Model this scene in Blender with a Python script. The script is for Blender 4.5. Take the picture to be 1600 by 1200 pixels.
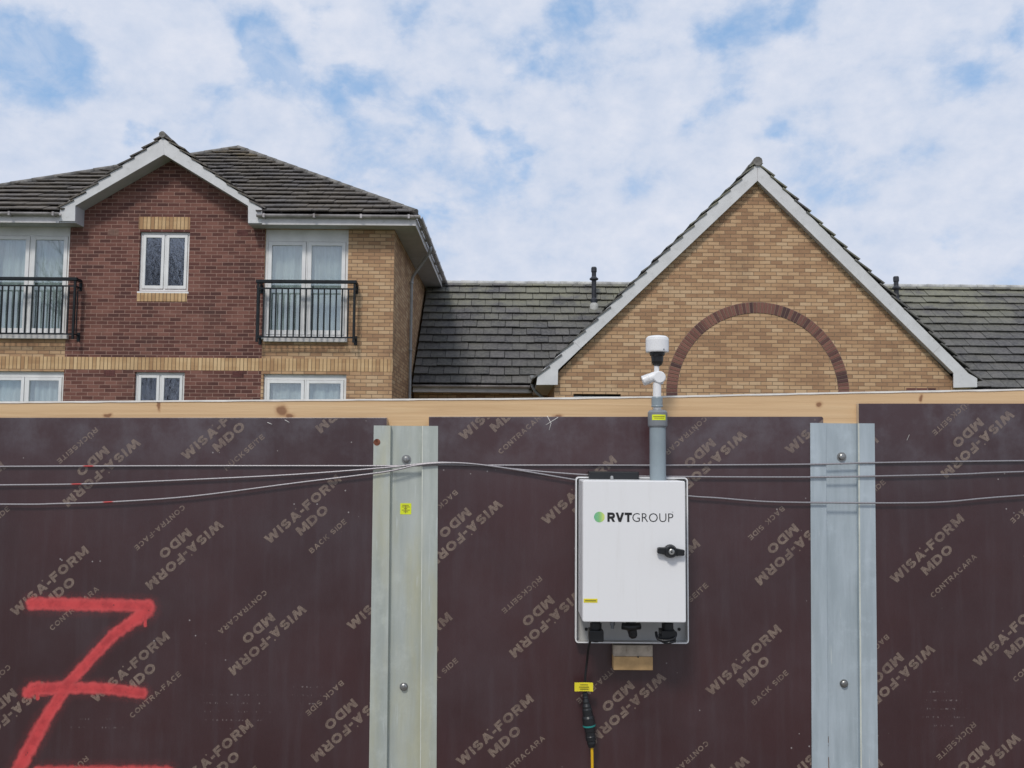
import bpy, bmesh, math, random
from mathutils import Vector, Matrix
random.seed(7)
scene = bpy.context.scene
for o in list(bpy.data.objects): bpy.data.objects.remove(o)
C = scene.collection

# ---------------------------------------------------------------- camera
EYE = 1.75
PITCH = math.atan(0.075)
FPX = 1400.0
cd = bpy.data.cameras.new('camera'); cam = bpy.data.objects.new('camera', cd); C.objects.link(cam)
ROLL = math.radians(.45)
cam.location = (0, 0, EYE); cam.rotation_euler = (Matrix.Rotation(math.pi/2 + PITCH, 3, 'X') @ Matrix.Rotation(ROLL, 3, 'Z')).to_euler()
cd.sensor_width = 36; cd.lens = FPX/1600*36; cd.clip_end = 2000; cd.clip_start = 0.05
scene.camera = cam
CP, SP = math.cos(PITCH), math.sin(PITCH)
def ray(px, py):
    ax = (px-800)/FPX; ay = (600-py)/FPX; dx = ax*math.cos(ROLL)-ay*math.sin(ROLL); dy = ax*math.sin(ROLL)+ay*math.cos(ROLL)
    return Vector((dx, CP - dy*SP, SP + dy*CP))
def P(px, py, Y):                                  # point of the plane y = Y seen at a photo pixel
    d = ray(px, py); t = Y/d.y
    return Vector((d.x*t, Y, EYE + d.z*t))

# ---------------------------------------------------------------- world
SUN_EL, SUN_AZ = math.radians(48), math.radians(198)   # behind the camera, a little to the left
w = bpy.data.worlds.new('World'); scene.world = w; w.use_nodes = True
nt = w.node_tree; N = nt.nodes; L = nt.links; N.clear()
def wn(t, **k):
    n = N.new(t)
    for a, b in k.items(): setattr(n, a, b)
    return n
def wmath(op, a, b=None, c=None, clamp=False):
    n = wn('ShaderNodeMath', operation=op, use_clamp=clamp)
    for i, v in enumerate((a, b, c)):
        if v is None: continue
        if isinstance(v, (int, float)): n.inputs[i].default_value = v
        else: L.new(v, n.inputs[i])
    return n.outputs[0]
tc = wn('ShaderNodeTexCoord')
sky = wn('ShaderNodeTexSky', sky_type='NISHITA', sun_disc=False, sun_elevation=SUN_EL, sun_rotation=SUN_AZ,
         altitude=50, air_density=1.0, dust_density=0.6, ozone_density=1.5)
bgs = wn('ShaderNodeBackground'); L.new(sky.outputs[0], bgs.inputs[0]); bgs.inputs[1].default_value = 0.15
mp = wn('ShaderNodeMapping'); L.new(tc.outputs['Generated'], mp.inputs[0]); mp.inputs['Scale'].default_value = (1, 1, 1.45)
mp.inputs['Location'].default_value = (0.33, 0.1, 0.2)
def wnoise(scale, detail, rough, dist=0.0):
    n = wn('ShaderNodeTexNoise'); L.new(mp.outputs[0], n.inputs['Vector'])
    n.inputs['Scale'].default_value = scale; n.inputs['Detail'].default_value = detail
    n.inputs['Roughness'].default_value = rough; n.inputs['Distortion'].default_value = dist
    return n.outputs['Fac']
n1 = wnoise(9.0, 10, 0.58, 0.2); n2 = wnoise(26, 7, 0.6); n3 = wnoise(2.3, 3, 0.5)
cov = wmath('ADD', wmath('ADD', wmath('MULTIPLY', n1, 0.66), wmath('MULTIPLY', n2, 0.22)), wmath('MULTIPLY', n3, 0.12))
GAPS = [(60, 92, 34, 1.0), (105, 125, 22, .6), (420, 75, 28, 1.0), (395, 40, 24, .8), (500, 22, 24, .9), (560, 130, 30, 1.0), (505, 140, 20, .7), (440, 120, 20, .7),
        (345, 158, 20, .6), (215, 218, 14, .8), (790, 230, 22, .9), (815, 258, 18, .6), (680, 170, 24, .7), (668, 330, 22, .8), (822, 95, 20, .8), (890, 5, 20, .8),
        (1115, 60, 20, .6), (1152, 150, 18, .6), (1072, 182, 18, .6), (1217, 205, 14, .9), (1242, 45, 22, .8), (1330, 80, 20, .4), (1510, 132, 24, .7),
        (1480, 385, 20, .6), (20, 45, 22, .6), (740, 180, 18, .6), (760, 200, 14, .5), (905, 385, 18, .3), (1597, 40, 14, .8), (350, 225, 14, .3), (640, 25, 20, .5)]
nrm = wn('ShaderNodeVectorMath', operation='NORMALIZE'); L.new(tc.outputs['Generated'], nrm.inputs[0])
acc = None
wob = wn('ShaderNodeTexNoise'); L.new(tc.outputs['Generated'], wob.inputs['Vector']); wob.inputs['Scale'].default_value = 22; wob.inputs['Detail'].default_value = 4
wv = wn('ShaderNodeVectorMath', operation='MULTIPLY_ADD'); L.new(wob.outputs['Color'], wv.inputs[0])
wv.inputs[1].default_value = (.07, .07, .07)
sb = wn('ShaderNodeVectorMath', operation='SUBTRACT'); L.new(nrm.outputs[0], sb.inputs[0]); sb.inputs[1].default_value = (.035, .035, .035)
L.new(sb.outputs[0], wv.inputs[2])
for (gx, gy, gr, ga) in GAPS:
    d = ray(gx, gy).normalized()
    dn = wn('ShaderNodeVectorMath', operation='DISTANCE'); L.new(wv.outputs[0], dn.inputs[0]); dn.inputs[1].default_value = d
    r = gr/FPX*1.5
    q = wmath('DIVIDE', dn.outputs['Value'], r)
    g = wmath('MULTIPLY', wmath('EXPONENT', wmath('MULTIPLY', wmath('MULTIPLY', q, q), -1.0)), ga)
    acc = g if acc is None else wmath('ADD', acc, g)
cov = wmath('SUBTRACT', wmath('MULTIPLY_ADD', cov, .85, .072), wmath('MULTIPLY', wmath('MINIMUM', acc, 1.0), 0.185))
mr = wn('ShaderNodeMapRange', interpolation_type='SMOOTHSTEP'); L.new(cov, mr.inputs[0])
mr.inputs[1].default_value = 0.28; mr.inputs[2].default_value = 0.50
shade = wn('ShaderNodeMapRange'); L.new(wmath('ADD', wmath('MULTIPLY', n2, .5), wmath('MULTIPLY', n1, .5)), shade.inputs[0])
shade.inputs[1].default_value = .3; shade.inputs[2].default_value = .7
cc = wn('ShaderNodeMix', data_type='RGBA'); L.new(shade.outputs[0], cc.inputs[0])
cc.inputs[6].default_value = (.50, .60, .78, 1); cc.inputs[7].default_value = (.76, .79, .885, 1)
bgc = wn('ShaderNodeBackground'); L.new(cc.outputs[2], bgc.inputs[0]); bgc.inputs[1].default_value = 1.0
# thin veil: the blue between the clouds is itself pale
veil = wn('ShaderNodeBackground'); veil.inputs[0].default_value = (.30, .50, .80, 1); veil.inputs[1].default_value = 1.0
m0 = wn('ShaderNodeMixShader'); m0.inputs[0].default_value = .72; L.new(bgs.outputs[0], m0.inputs[1]); L.new(veil.outputs[0], m0.inputs[2])
wisp = wn('ShaderNodeMapRange', interpolation_type='SMOOTHSTEP'); L.new(wnoise(15, 9, .62, .6), wisp.inputs[0])
wisp.inputs[1].default_value = .36; wisp.inputs[2].default_value = .72; wisp.inputs[4].default_value = .62
m1 = wn('ShaderNodeMixShader'); L.new(wmath('MAXIMUM', mr.outputs[0], wisp.outputs[0]), m1.inputs[0]); L.new(m0.outputs[0], m1.inputs[1]); L.new(bgc.outputs[0], m1.inputs[2])
wo = wn('ShaderNodeOutputWorld'); L.new(m1.outputs[0], wo.inputs[0])

sd = bpy.data.lights.new('sun', 'SUN'); sd.energy = 1.9; sd.angle = math.radians(10); sd.color = (1, .95, .88)
sun = bpy.data.objects.new('sun', sd); C.objects.link(sun)
sdir = Vector((math.sin(SUN_AZ)*math.cos(SUN_EL), math.cos(SUN_AZ)*math.cos(SUN_EL), math.sin(SUN_EL)))  # towards the sun
sun.rotation_euler = sdir.to_track_quat('Z', 'Y').to_euler(); sun.location = (0, -5, 12)
scene.view_settings.view_transform = 'Standard'; scene.view_settings.look = 'None'
scene.view_settings.exposure = 0.0; scene.view_settings.gamma = 1
scene.render.engine = 'CYCLES'

# ---------------------------------------------------------------- helpers
ORG = {}
def tag(o, label=None, cat=None, group=None, kind=None):
    for k, v in (('label', label), ('category', cat), ('group', group), ('kind', kind)):
        if v: o[k] = v
    return o
def thing(name, loc, label, cat, group=None):
    o = bpy.data.objects.new(name, None); C.objects.link(o); o.location = loc; o.empty_display_size = .1
    ORG[o.name] = Vector(loc); return tag(o, label, cat, group)

class MB:
    def __init__(s): s.v = []; s.f = []; s.t = []; s.s = []
    def add(s, vs, fs, tint=None, smooth=False):
        b = len(s.v); s.v += [Vector(v) for v in vs]
        t = random.random() if tint is None else tint
        for f in fs: s.f.append([b+i for i in f]); s.t.append(t); s.s.append(smooth)
        return s
    def box(s, x0, x1, y0, y1, z0, z1, tint=None):
        x0, x1 = min(x0, x1), max(x0, x1); y0, y1 = min(y0, y1), max(y0, y1); z0, z1 = min(z0, z1), max(z0, z1)
        vs = [(x, y, z) for z in (z0, z1) for y in (y0, y1) for x in (x0, x1)]
        return s.add(vs, [(0, 2, 3, 1), (4, 5, 7, 6), (0, 1, 5, 4), (2, 6, 7, 3), (0, 4, 6, 2), (1, 3, 7, 5)], tint)
    def prism(s, poly, y0, y1, tint=None):          # poly of (x, z)
        n = len(poly); vs = [(x, y0, z) for x, z in poly] + [(x, y1, z) for x, z in poly]
        return s.add(vs, [tuple(range(n)), tuple(range(2*n-1, n-1, -1))] + [(i, i+n, (i+1) % n+n, (i+1) % n) for i in range(n)], tint)
    def prismx(s, poly, x0, x1, tint=None):         # poly of (y, z)
        n = len(poly); vs = [(x0, y, z) for y, z in poly] + [(x1, y, z) for y, z in poly]
        return s.add(vs, [tuple(range(n)), tuple(range(2*n-1, n-1, -1))] + [(i, i+n, (i+1) % n+n, (i+1) % n) for i in range(n)], tint)
    def face(s, pts, tint=None): return s.add(pts, [tuple(range(len(pts)))], tint)
    def tube(s, pts, r, n=10, cap=True, tint=0.5):
        pts = [Vector(p) for p in pts]; m = len(pts); vs = []; up = None
        for i, p in enumerate(pts):
            d = (pts[min(i+1, m-1)] - pts[max(i-1, 0)]).normalized()
            if up is None:
                up = Vector((0, 0, 1)) if abs(d.z) < .9 else Vector((0, 1, 0))
            a = d.cross(up).normalized(); b = a.cross(d).normalized(); up = b
            ri = r[i] if isinstance(r, (list, tuple)) else r
            for k in range(n):
                t = 2*math.pi*k/n; vs.append(p + a*math.cos(t)*ri + b*math.sin(t)*ri)
        fs = [(i*n+k, i*n+(k+1) % n, (i+1)*n+(k+1) % n, (i+1)*n+k) for i in range(m-1) for k in range(n)]
        s.add(vs, fs, tint, True)
        if cap:
            b = len(s.v) - len(vs)
            s.f.append([b+k for k in range(n)][::-1]); s.t.append(tint); s.s.append(False)
            s.f.append([b+(m-1)*n+k for k in range(n)]); s.t.append(tint); s.s.append(False)
        return s
    def lathe(s, c, prof, n=32, tint=0.5):          # prof of (r, z) about a vertical axis through c; sharp rings are doubled
        return s.tubeprof(Vector((c[0], c[1], 0)), Vector((0, 0, 1)), prof, n, tint)
    def tubeprof(s, o, ax, prof, n=32, tint=.5):    # prof of (radius, distance along the axis)
        ax = Vector(ax).normalized(); up = Vector((0, 1, 0)) if abs(ax.y) < .9 else Vector((0, 0, 1))
        a = ax.cross(up).normalized(); b = a.cross(ax)
        for (r0, h0), (r1, h1) in zip(prof[:-1], prof[1:]):
            vs = []
            for r, h in ((r0, h0), (r1, h1)):
                for k in range(n):
                    t = 2*math.pi*k/n; vs.append(o + ax*h + a*math.cos(t)*r + b*math.sin(t)*r)
            s.add(vs, [(k, (k+1) % n, n+(k+1) % n, n+k) for k in range(n)], tint, True)
        for r, h, fl in ((prof[0][0], prof[0][1], 1), (prof[-1][0], prof[-1][1], 0)):
            if r > 1e-5: s.add([o + ax*h + a*math.cos(2*math.pi*k/n)*r + b*math.sin(2*math.pi*k/n)*r for k in range(n)], [tuple(range(n))[::-1] if fl else tuple(range(n))], tint)
        return s
    def rrect(s, x0, x1, z0, z1, y0, y1, r, n=5, tint=.5): return s.prism(rr(x0, x1, z0, z1, r, n), y0, y1, tint)
    def bmesh(s):
        bm = bmesh.new(); lay = bm.faces.layers.float.new('tint_f')
        vs = [bm.verts.new(v) for v in s.v]
        for f, t, sm in zip(s.f, s.t, s.s):
            try: fc = bm.faces.new([vs[i] for i in f])
            except ValueError: continue
            fc[lay] = t; fc.smooth = sm
        return bm
    def pieces(s):
        par = list(range(len(s.v)))
        def fi(a):
            while par[a] != a: par[a] = par[par[a]]; a = par[a]
            return a
        for f in s.f:
            for i in f[1:]: par[fi(i)] = fi(f[0])
        used = sorted({i for f in s.f for i in f}); isl = {}
        for i in used: isl.setdefault(fi(i), []).append(i)
        ks = list(isl); 
        if len(ks) < 2 or len(ks) > 250: return None
        bb = {}
        for k in ks:
            ps = [s.v[i] for i in isl[k]]; bb[k] = ([min(p[a] for p in ps) for a in range(3)], [max(p[a] for p in ps) for a in range(3)])
        sz = {k: max(bb[k][1][a]-bb[k][0][a] for a in range(3)) for k in ks}; g = {k: k for k in ks}
        def fg(a):
            while g[a] != a: a = g[a]
            return a
        for i, a in enumerate(ks):
            for b in ks[i+1:]:
                gap = math.sqrt(sum(max(0, bb[a][0][c]-bb[b][1][c], bb[b][0][c]-bb[a][1][c])**2 for c in range(3)))
                if gap <= max(.02, .5*max(sz[a], sz[b])): g[fg(a)] = fg(b)
        out = {}
        for n_, f in enumerate(s.f): out.setdefault(fg(fi(f[0])), []).append(n_)
        return list(out.values()) if len(out) > 1 else None
    def build(s, name, mat, parent=None, bm=None, bevel=0, label=None, uv=False):
        own = bm is None
        if own and parent is not None and 'letter' not in name and name != 'print':
            pc = s.pieces()
            if pc:
                res = []
                for idx in pc:
                    m = MB(); mp_ = {}
                    for n_ in idx:
                        f = []
                        for i in s.f[n_]:
                            if i not in mp_: mp_[i] = len(m.v); m.v.append(s.v[i])
                            f.append(mp_[i])
                        m.f.append(f); m.t.append(s.t[n_]); m.s.append(s.s[n_])
                    res.append(m.build(name, mat, parent, bevel=bevel, label=label))
                return res[0]
        if own: bm = s.bmesh()
        if own: bmesh.ops.recalc_face_normals(bm, faces=bm.faces)
        org = ORG[parent.name] if parent is not None else Vector((0, 0, 0))
        bmesh.ops.translate(bm, verts=bm.verts, vec=-org)
        me = bpy.data.meshes.new(name); bm.to_mesh(me); bm.free()
        o = bpy.data.objects.new(name, me); C.objects.link(o)
        if mat: me.materials.append(mat)
        if parent is not None: o.parent = parent
        ORG[o.name] = org
        if bevel:
            b = o.modifiers.new('bevel', 'BEVEL'); b.width = bevel; b.segments = 2; b.limit_method = 'ANGLE'; b.angle_limit = math.radians(40)
        if label: o['label'] = label
        return o
def rr(x0, x1, z0, z1, r, n=5):
    pts = []
    for cx, cz, a0 in ((x1-r, z1-r, 0), (x0+r, z1-r, 90), (x0+r, z0+r, 180), (x1-r, z0+r, 270)):
        for k in range(n+1):
            a = math.radians(a0 + 90*k/n); pts.append((cx + r*math.cos(a), cz + r*math.sin(a)))
    return pts

# ---------------------------------------------------------------- materials
class M:
    def __init__(s, name):
        s.m = bpy.data.materials.new(name); s.m.use_nodes = True; s.t = s.m.node_tree; s.N = s.t.nodes; s.L = s.t.links
        s.b = s.N['Principled BSDF']
        s.geo = s.n('ShaderNodeNewGeometry'); s.pos = s.geo.outputs['Position']
    def n(s, t, **k):
        q = s.N.new(t)
        for a, b in k.items(): setattr(q, a, b)
        return q
    def set(s, sock, v):
        if isinstance(v, (int, float)): sock.default_value = v
        elif isinstance(v, (tuple, list, Vector)): sock.default_value = tuple(v) + ((1,) if len(v) == 3 and len(sock.default_value) == 4 else ())
        else: s.L.new(v, sock)
    def math(s, op, a, b=None, c=None, clamp=False):
        q = s.n('ShaderNodeMath', operation=op, use_clamp=clamp)
        for i, v in enumerate((a, b, c)):
            if v is not None: s.set(q.inputs[i], v)
        return q.outputs[0]
    def vm(s, op, a, b=None, out=0):
        q = s.n('ShaderNodeVectorMath', operation=op); s.set(q.inputs[0], a)
        if b is not None: s.set(q.inputs[1], b)
        return q.outputs[out]
    def mapped(s, scale, loc=(0, 0, 0), rot=(0, 0, 0), src=None):
        q = s.n('ShaderNodeMapping'); s.L.new(src or s.pos, q.inputs[0]); q.inputs['Scale'].default_value = scale
        q.inputs['Location'].default_value = loc; q.inputs['Rotation'].default_value = rot; return q.outputs[0]
    def noise(s, scale, detail=4, rough=.55, vec=None, dist=0):
        q = s.n('ShaderNodeTexNoise'); s.L.new(vec or s.pos, q.inputs['Vector']); q.inputs['Scale'].default_value = scale
        q.inputs['Detail'].default_value = detail; q.inputs['Roughness'].default_value = rough; q.inputs['Distortion'].default_value = dist
        return q.outputs['Fac']
    def rng(s, v, a, b, c=0, d=1, smooth=True):
        q = s.n('ShaderNodeMapRange', interpolation_type='SMOOTHSTEP' if smooth else 'LINEAR'); s.set(q.inputs[0], v)
        for i, k in enumerate((a, b, c, d)): q.inputs[i+1].default_value = k
        return q.outputs[0]
    def mix(s, f, a, b, mode='MIX'):
        q = s.n('ShaderNodeMix', data_type='RGBA', blend_type=mode); s.set(q.inputs[0], f); s.set(q.inputs[6], a); s.set(q.inputs[7], b); return q.outputs[2]
    def ramp(s, f, stops, const=False):
        q = s.n('ShaderNodeValToRGB'); s.set(q.inputs[0], f); e = q.color_ramp.elements
        q.color_ramp.interpolation = 'CONSTANT' if const else 'LINEAR'
        while len(e) > 1: e.remove(e[0])
        e[0].position = stops[0][0]; e[0].color = tuple(stops[0][1]) + (1,)
        for p, c in stops[1:]:
            k = e.new(p); k.color = tuple(c) + (1,)
        return q.outputs[0]
    def tint(s):
        q = s.n('ShaderNodeAttribute', attribute_name='tint_f'); return q.outputs['Fac']
    def col(s, c): s.set(s.b.inputs['Base Color'], c); return s
    def rough(s, c): s.set(s.b.inputs['Roughness'], c); return s
    def bump(s, h, dist, strength=1.0):
        q = s.n('ShaderNodeBump'); s.L.new(h, q.inputs['Height']); q.inputs['Distance'].default_value = dist; q.inputs['Strength'].default_value = strength
        s.L.new(q.outputs[0], s.b.inputs['Normal']); return s
def simple(name, c, rough=.6, metal=0, var=.12, scale=6, bump=0, spec=.5, grime=None):
    m = M(name); f = m.noise(scale, 6, .6)
    dark = tuple(x*(1-var*2) for x in c); light = tuple(min(1, x*(1+var)) for x in c)
    col = m.mix(m.rng(f, .3, .7), dark, light)
    if grime: col = m.mix(m.rng(m.noise(scale*3, 8, .65), .52, .75), col, grime)
    m.col(col); m.rough(m.rng(m.noise(scale*2.3), .3, .7, max(0, rough-.08), min(1, rough+.1))); m.b.inputs['Metallic'].default_value = metal
    m.b.inputs['Specular IOR Level'].default_value = spec
    if bump: m.bump(m.noise(scale*6, 6), bump)
    return m.m

def brick(name, stops, mortar, axis='x', soldier=False, stain=(.08, .06, .05), stain_amt=.5, off=0.0):
    m = M(name); sep = m.n('ShaderNodeSeparateXYZ'); m.L.new(m.pos, sep.inputs[0])
    cb = m.n('ShaderNodeCombineXYZ'); m.L.new(sep.outputs['X' if axis == 'x' else 'Y'], cb.inputs[0]); m.L.new(sep.outputs['Z'], cb.inputs[1])
    v = m.vm('ADD', cb.outputs[0], (30.0, 30.0+off, 0))
    jit = m.n('ShaderNodeTexNoise'); m.L.new(v, jit.inputs['Vector']); jit.inputs['Scale'].default_value = 9
    v2 = m.vm('ADD', v, m.vm('MULTIPLY', m.vm('SUBTRACT', jit.outputs['Color'], (.5, .5, .5)), (.006, .006, 0)))
    bt = m.n('ShaderNodeTexBrick'); m.L.new(v2, bt.inputs['Vector']); bt.inputs['Scale'].default_value = 1
    bt.inputs['Color1'].default_value = (0, 0, 0, 1); bt.inputs['Color2'].default_value = (1, 1, 1, 1); bt.inputs['Mortar'].default_value = (.5, .5, .5, 1)
    bt.inputs['Mortar Size'].default_value = .0075 if soldier else .0062; bt.inputs['Mortar Smooth'].default_value = .15; bt.inputs['Bias'].default_value = 0
    bt.inputs['Brick Width'].default_value = .075 if soldier else .225; bt.inputs['Row Height'].default_value = 5.0 if soldier else .075
    if soldier: bt.offset = 0
    # patches of like bricks: shift the per-brick random value with large soft noise
    big = m.rng(m.noise(.9, 4, .6), .3, .7, -.22, .22)
    long_ = m.rng(m.noise(1.0, 3, .6, vec=m.mapped((.9, .9, 6))), .3, .7, -.22, .22)
    f = m.math('ADD', m.math('ADD', bt.outputs['Color'], big), long_, clamp=True)
    c = m.ramp(f, stops)
    c = m.mix(m.rng(m.noise(60, 4, .6), .3, .7, 0, .35), c, (.5, .5, .5), 'OVERLAY')
    c = m.mix(bt.outputs['Fac'], c, mortar)
    st = m.rng(m.noise(1.4, 8, .7, vec=m.mapped((1, 1, .35))), .5, .8, 0, stain_amt)
    c = m.mix(st, c, stain)
    m.col(c).rough(.88); m.b.inputs['Specular IOR Level'].default_value = .25
    h = m.math('SUBTRACT', m.math('MULTIPLY', m.noise(90, 4), .25), bt.outputs['Fac'])
    m.bump(h, .006); return m.m
YB = [(0, (.36, .212, .122)), (.25, (.425, .256, .147)), (.45, (.485, .302, .170)), (.65, (.52, .333, .190)), (.85, (.56, .372, .22)), (1, (.59, .41, .25))]
RB = [(0, (.095, .043, .038)), (.3, (.130, .056, .047)), (.55, (.165, .072, .058)), (.8, (.195, .088, .070)), (1, (.23, .108, .085))]
MT = {}
MT['yellow'] = brick('yellow_brick', YB, (.25, .17, .11))
MT['yellow_side'] = brick('yellow_brick_side', YB, (.25, .17, .11), 'y')
MT['red'] = brick('red_brick', RB, (.36, .23, .185))
MT['soldier'] = brick('soldier_brick', [(0, (.42, .25, .13)), (.4, (.55, .36, .19)), (1, (.68, .48, .27))], (.26, .17, .10), soldier=True, stain_amt=.25)
def red_arch():
    m = M('arch_brick'); c = m.ramp(m.tint(), [(0, (.08, .042, .042)), (.35, (.135, .062, .054)), (.6, (.20, .088, .068)), (1, (.26, .12, .09))])
    m.col(m.mix(m.rng(m.noise(40), .3, .7, 0, .4), c, (.3, .3, .3), 'OVERLAY')).rough(.85); m.bump(m.noise(80), .003); return m.m
MT['arch'] = red_arch()
def tile_mat(name, lichen, zlo, zhi, base0=(.045, .045, .05), base1=(.12, .115, .115)):
    m = M(name); c = m.ramp(m.tint(), [(0, base0), (.5, tuple((a+b)/2 for a, b in zip(base0, base1))), (1, base1)])
    c = m.mix(m.rng(m.noise(14, 6, .7), .35, .7, 0, .5), c, (.21, .20, .19))
    sep = m.n('ShaderNodeSeparateXYZ'); m.L.new(m.pos, sep.inputs[0])
    hi = m.rng(sep.outputs['Z'], zlo, zhi, 0, .8)
    li = m.math('MULTIPLY', m.math('ADD', hi, .12), m.rng(m.noise(1.1, 7, .65), .36, .62)); li2 = m.math('MULTIPLY', li, m.rng(m.noise(9, 6, .7), .3, .62))
    c = m.mix(li, c, tuple(.6*x+.05 for x in lichen)); c = m.mix(li2, c, lichen)
    c = m.mix(m.rng(m.noise(26, 3, .5), .70, .74, 0, .8), c, (.02, .02, .015))
    m.col(c).rough(.8); m.b.inputs['Specular IOR Level'].default_value = .4; m.bump(m.noise(60, 5), .004); return m.m
MT['tile_l'] = tile_mat('brown_grey_tile', (.27, .20, .09), 8.4, 9.1, (.055, .050, .048), (.108, .096, .090))
MT['tile_r'] = tile_mat('lichened_grey_tile', (.235, .23, .165), 4.6, 6.6, (.045, .046, .050), (.105, .10, .10))
MT['tile_edge'] = simple('verge_tile', (.12, .11, .10), .85, var=.3, scale=9, bump=.004)
MT['ridge'] = simple('ridge_tile', (.20, .19, .175), .85, var=.25, scale=5, bump=.004, grime=(.08, .075, .06))
MT['ridge_pale'] = simple('pale_ridge_tile', (.50, .50, .48), .85, var=.15, scale=3, bump=.004, grime=(.30, .30, .27))
MT['upvc'] = simple('white_upvc', (.80, .80, .79), .45, var=.05, scale=3)
MT['barge'] = simple('painted_board', (.66, .66, .66), .6, var=.04, scale=3, grime=(.54, .54, .53))
MT['fascia'] = simple('white_fascia', (.66, .64, .64), .5, var=.05, scale=4, grime=(.50, .49, .47))
MT['soffit'] = simple('soffit_board', (.50, .50, .53), .6, var=.05, scale=4)
MT['gutter'] = simple('weathered_gutter', (.46, .43, .43), .4, var=.2, scale=2.2, grime=(.16, .13, .11))
MT['pipe_grey'] = simple('grey_downpipe', (.36, .37, .38), .4, var=.1)
MT['dark_pipe'] = simple('black_vent_pipe', (.035, .038, .048), .45, var=.2)
MT['rail'] = simple('dark_painted_steel', (.011, .015, .019), .55, var=.2, spec=.3)
MT['airbrick'] = simple('clay_vent', (.13, .05, .045), .9, var=.2)
MT['airbrick_b'] = simple('buff_vent', (.24, .14, .11), .9, var=.2)
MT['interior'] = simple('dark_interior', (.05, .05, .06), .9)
MT['dark'] = simple('dark_roof_underlay', (.05, .045, .05), .8)  # even dark tone of the roof underlay beneath the tiles
def curtain(name, c):
    m = M(name); c2 = tuple(x*.75 for x in c)
    m.col(m.mix(m.rng(m.noise(3, 3, .5, vec=m.mapped((6, 1, .3))), .3, .7), c2, c)).rough(.9); return m.m
MT['curtain'] = curtain('pale_net_curtain', (.70, .74, .71))
MT['curtain2'] = curtain('white_net_curtain', (.80, .81, .79))
def glass(name, mixf, tint=(.8, .88, .92), wav=.0):
    m = M(name); tr = m.n('ShaderNodeBsdfTransparent'); tr.inputs[0].default_value = tint + (1,)
    gl = m.n('ShaderNodeBsdfGlossy'); gl.inputs['Roughness'].default_value = .02; gl.inputs[0].default_value = (.95, .97, 1, 1)
    if wav:
        q = m.n('ShaderNodeBump'); m.L.new(m.noise(5, 4, .6, vec=m.mapped((2, 1, 1)), dist=1), q.inputs['Height']); q.inputs['Distance'].default_value = wav
        m.L.new(q.outputs[0], gl.inputs['Normal'])
    mx = m.n('ShaderNodeMixShader'); mx.inputs[0].default_value = mixf
    m.L.new(tr.outputs[0], mx.inputs[1]); m.L.new(gl.outputs[0], mx.inputs[2])
    out = m.N['Material Output']; m.L.new(mx.outputs[0], out.inputs[0]); return m.m
MT['glass'] = glass('window_glass', .17, (.86, .90, .90))
MT['glass_dark'] = glass('clear_dark_glass', .24, (.28, .36, .50), .004)

FY = 3.40                                          # front face of the plywood
SC = FPX/FY
def F(px, py, Y=FY): p = P(px, py, Y); return p.x, p.z
# --- spray paint strokes as distance fields on the plywood
STROKES = [((50, 943), (140, 945), 9.5), ((140, 945), (232, 947), 9.5), ((231, 952), (214, 966), 11), ((214, 966), (175, 994), 9), ((175, 994), (140, 1032), 8.5), ((140, 1032), (105, 1070), 8.5),
           ((105, 1070), (67, 1130), 9.5), ((67, 1130), (14, 1230), 10.5), ((50, 1077), (105, 1075), 10), ((105, 1075), (158, 1075), 8.5), ((158, 1075), (222, 1083), 8.5), ((60, 1207), (262, 1207), 9.5),
           ((226, 958), (227, 977), 2.6), ((221, 960), (221.5, 970), 2.2), ((58, 1078), (59, 1091), 3.0), ((44, 1082), (60, 1074), 9)]
def spray_mask(m):
    sep = m.n('ShaderNodeSeparateXYZ'); m.L.new(m.pos, sep.inputs[0]); cb = m.n('ShaderNodeCombineXYZ')
    m.L.new(sep.outputs['X'], cb.inputs[0]); m.L.new(sep.outputs['Z'], cb.inputs[1]); p = cb.outputs[0]; best = None
    for a, b, r in STROKES:
        ax, az = F(*a); bx, bz = F(*b); ba = Vector((bx-ax, bz-az, 0)); pa = m.vm('SUBTRACT', p, (ax, az, 0))
        t = m.math('DIVIDE', m.vm('DOT_PRODUCT', pa, tuple(ba), out=1), ba.length_squared, clamp=True)
        sc = m.n('ShaderNodeVectorMath', operation='SCALE'); sc.inputs[0].default_value = ba; m.L.new(t, sc.inputs['Scale'])
        d = m.vm('LENGTH', m.vm('SUBTRACT', pa, sc.outputs[0]), out=1); d = m.math('DIVIDE', d, r/SC)
        best = d if best is None else m.math('MINIMUM', best, d)
    d = m.math('ADD', best, m.rng(m.noise(45, 5, .6), .3, .7, -.14, .14))
    core = m.rng(d, .66, 1.34, 1, 0)
    mist = m.math('MULTIPLY', m.rng(d, 1.0, 2.4, .38, 0), m.rng(m.noise(380, 2, .5), .50, .66))
    return m.math('MAXIMUM', core, mist), best
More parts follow.
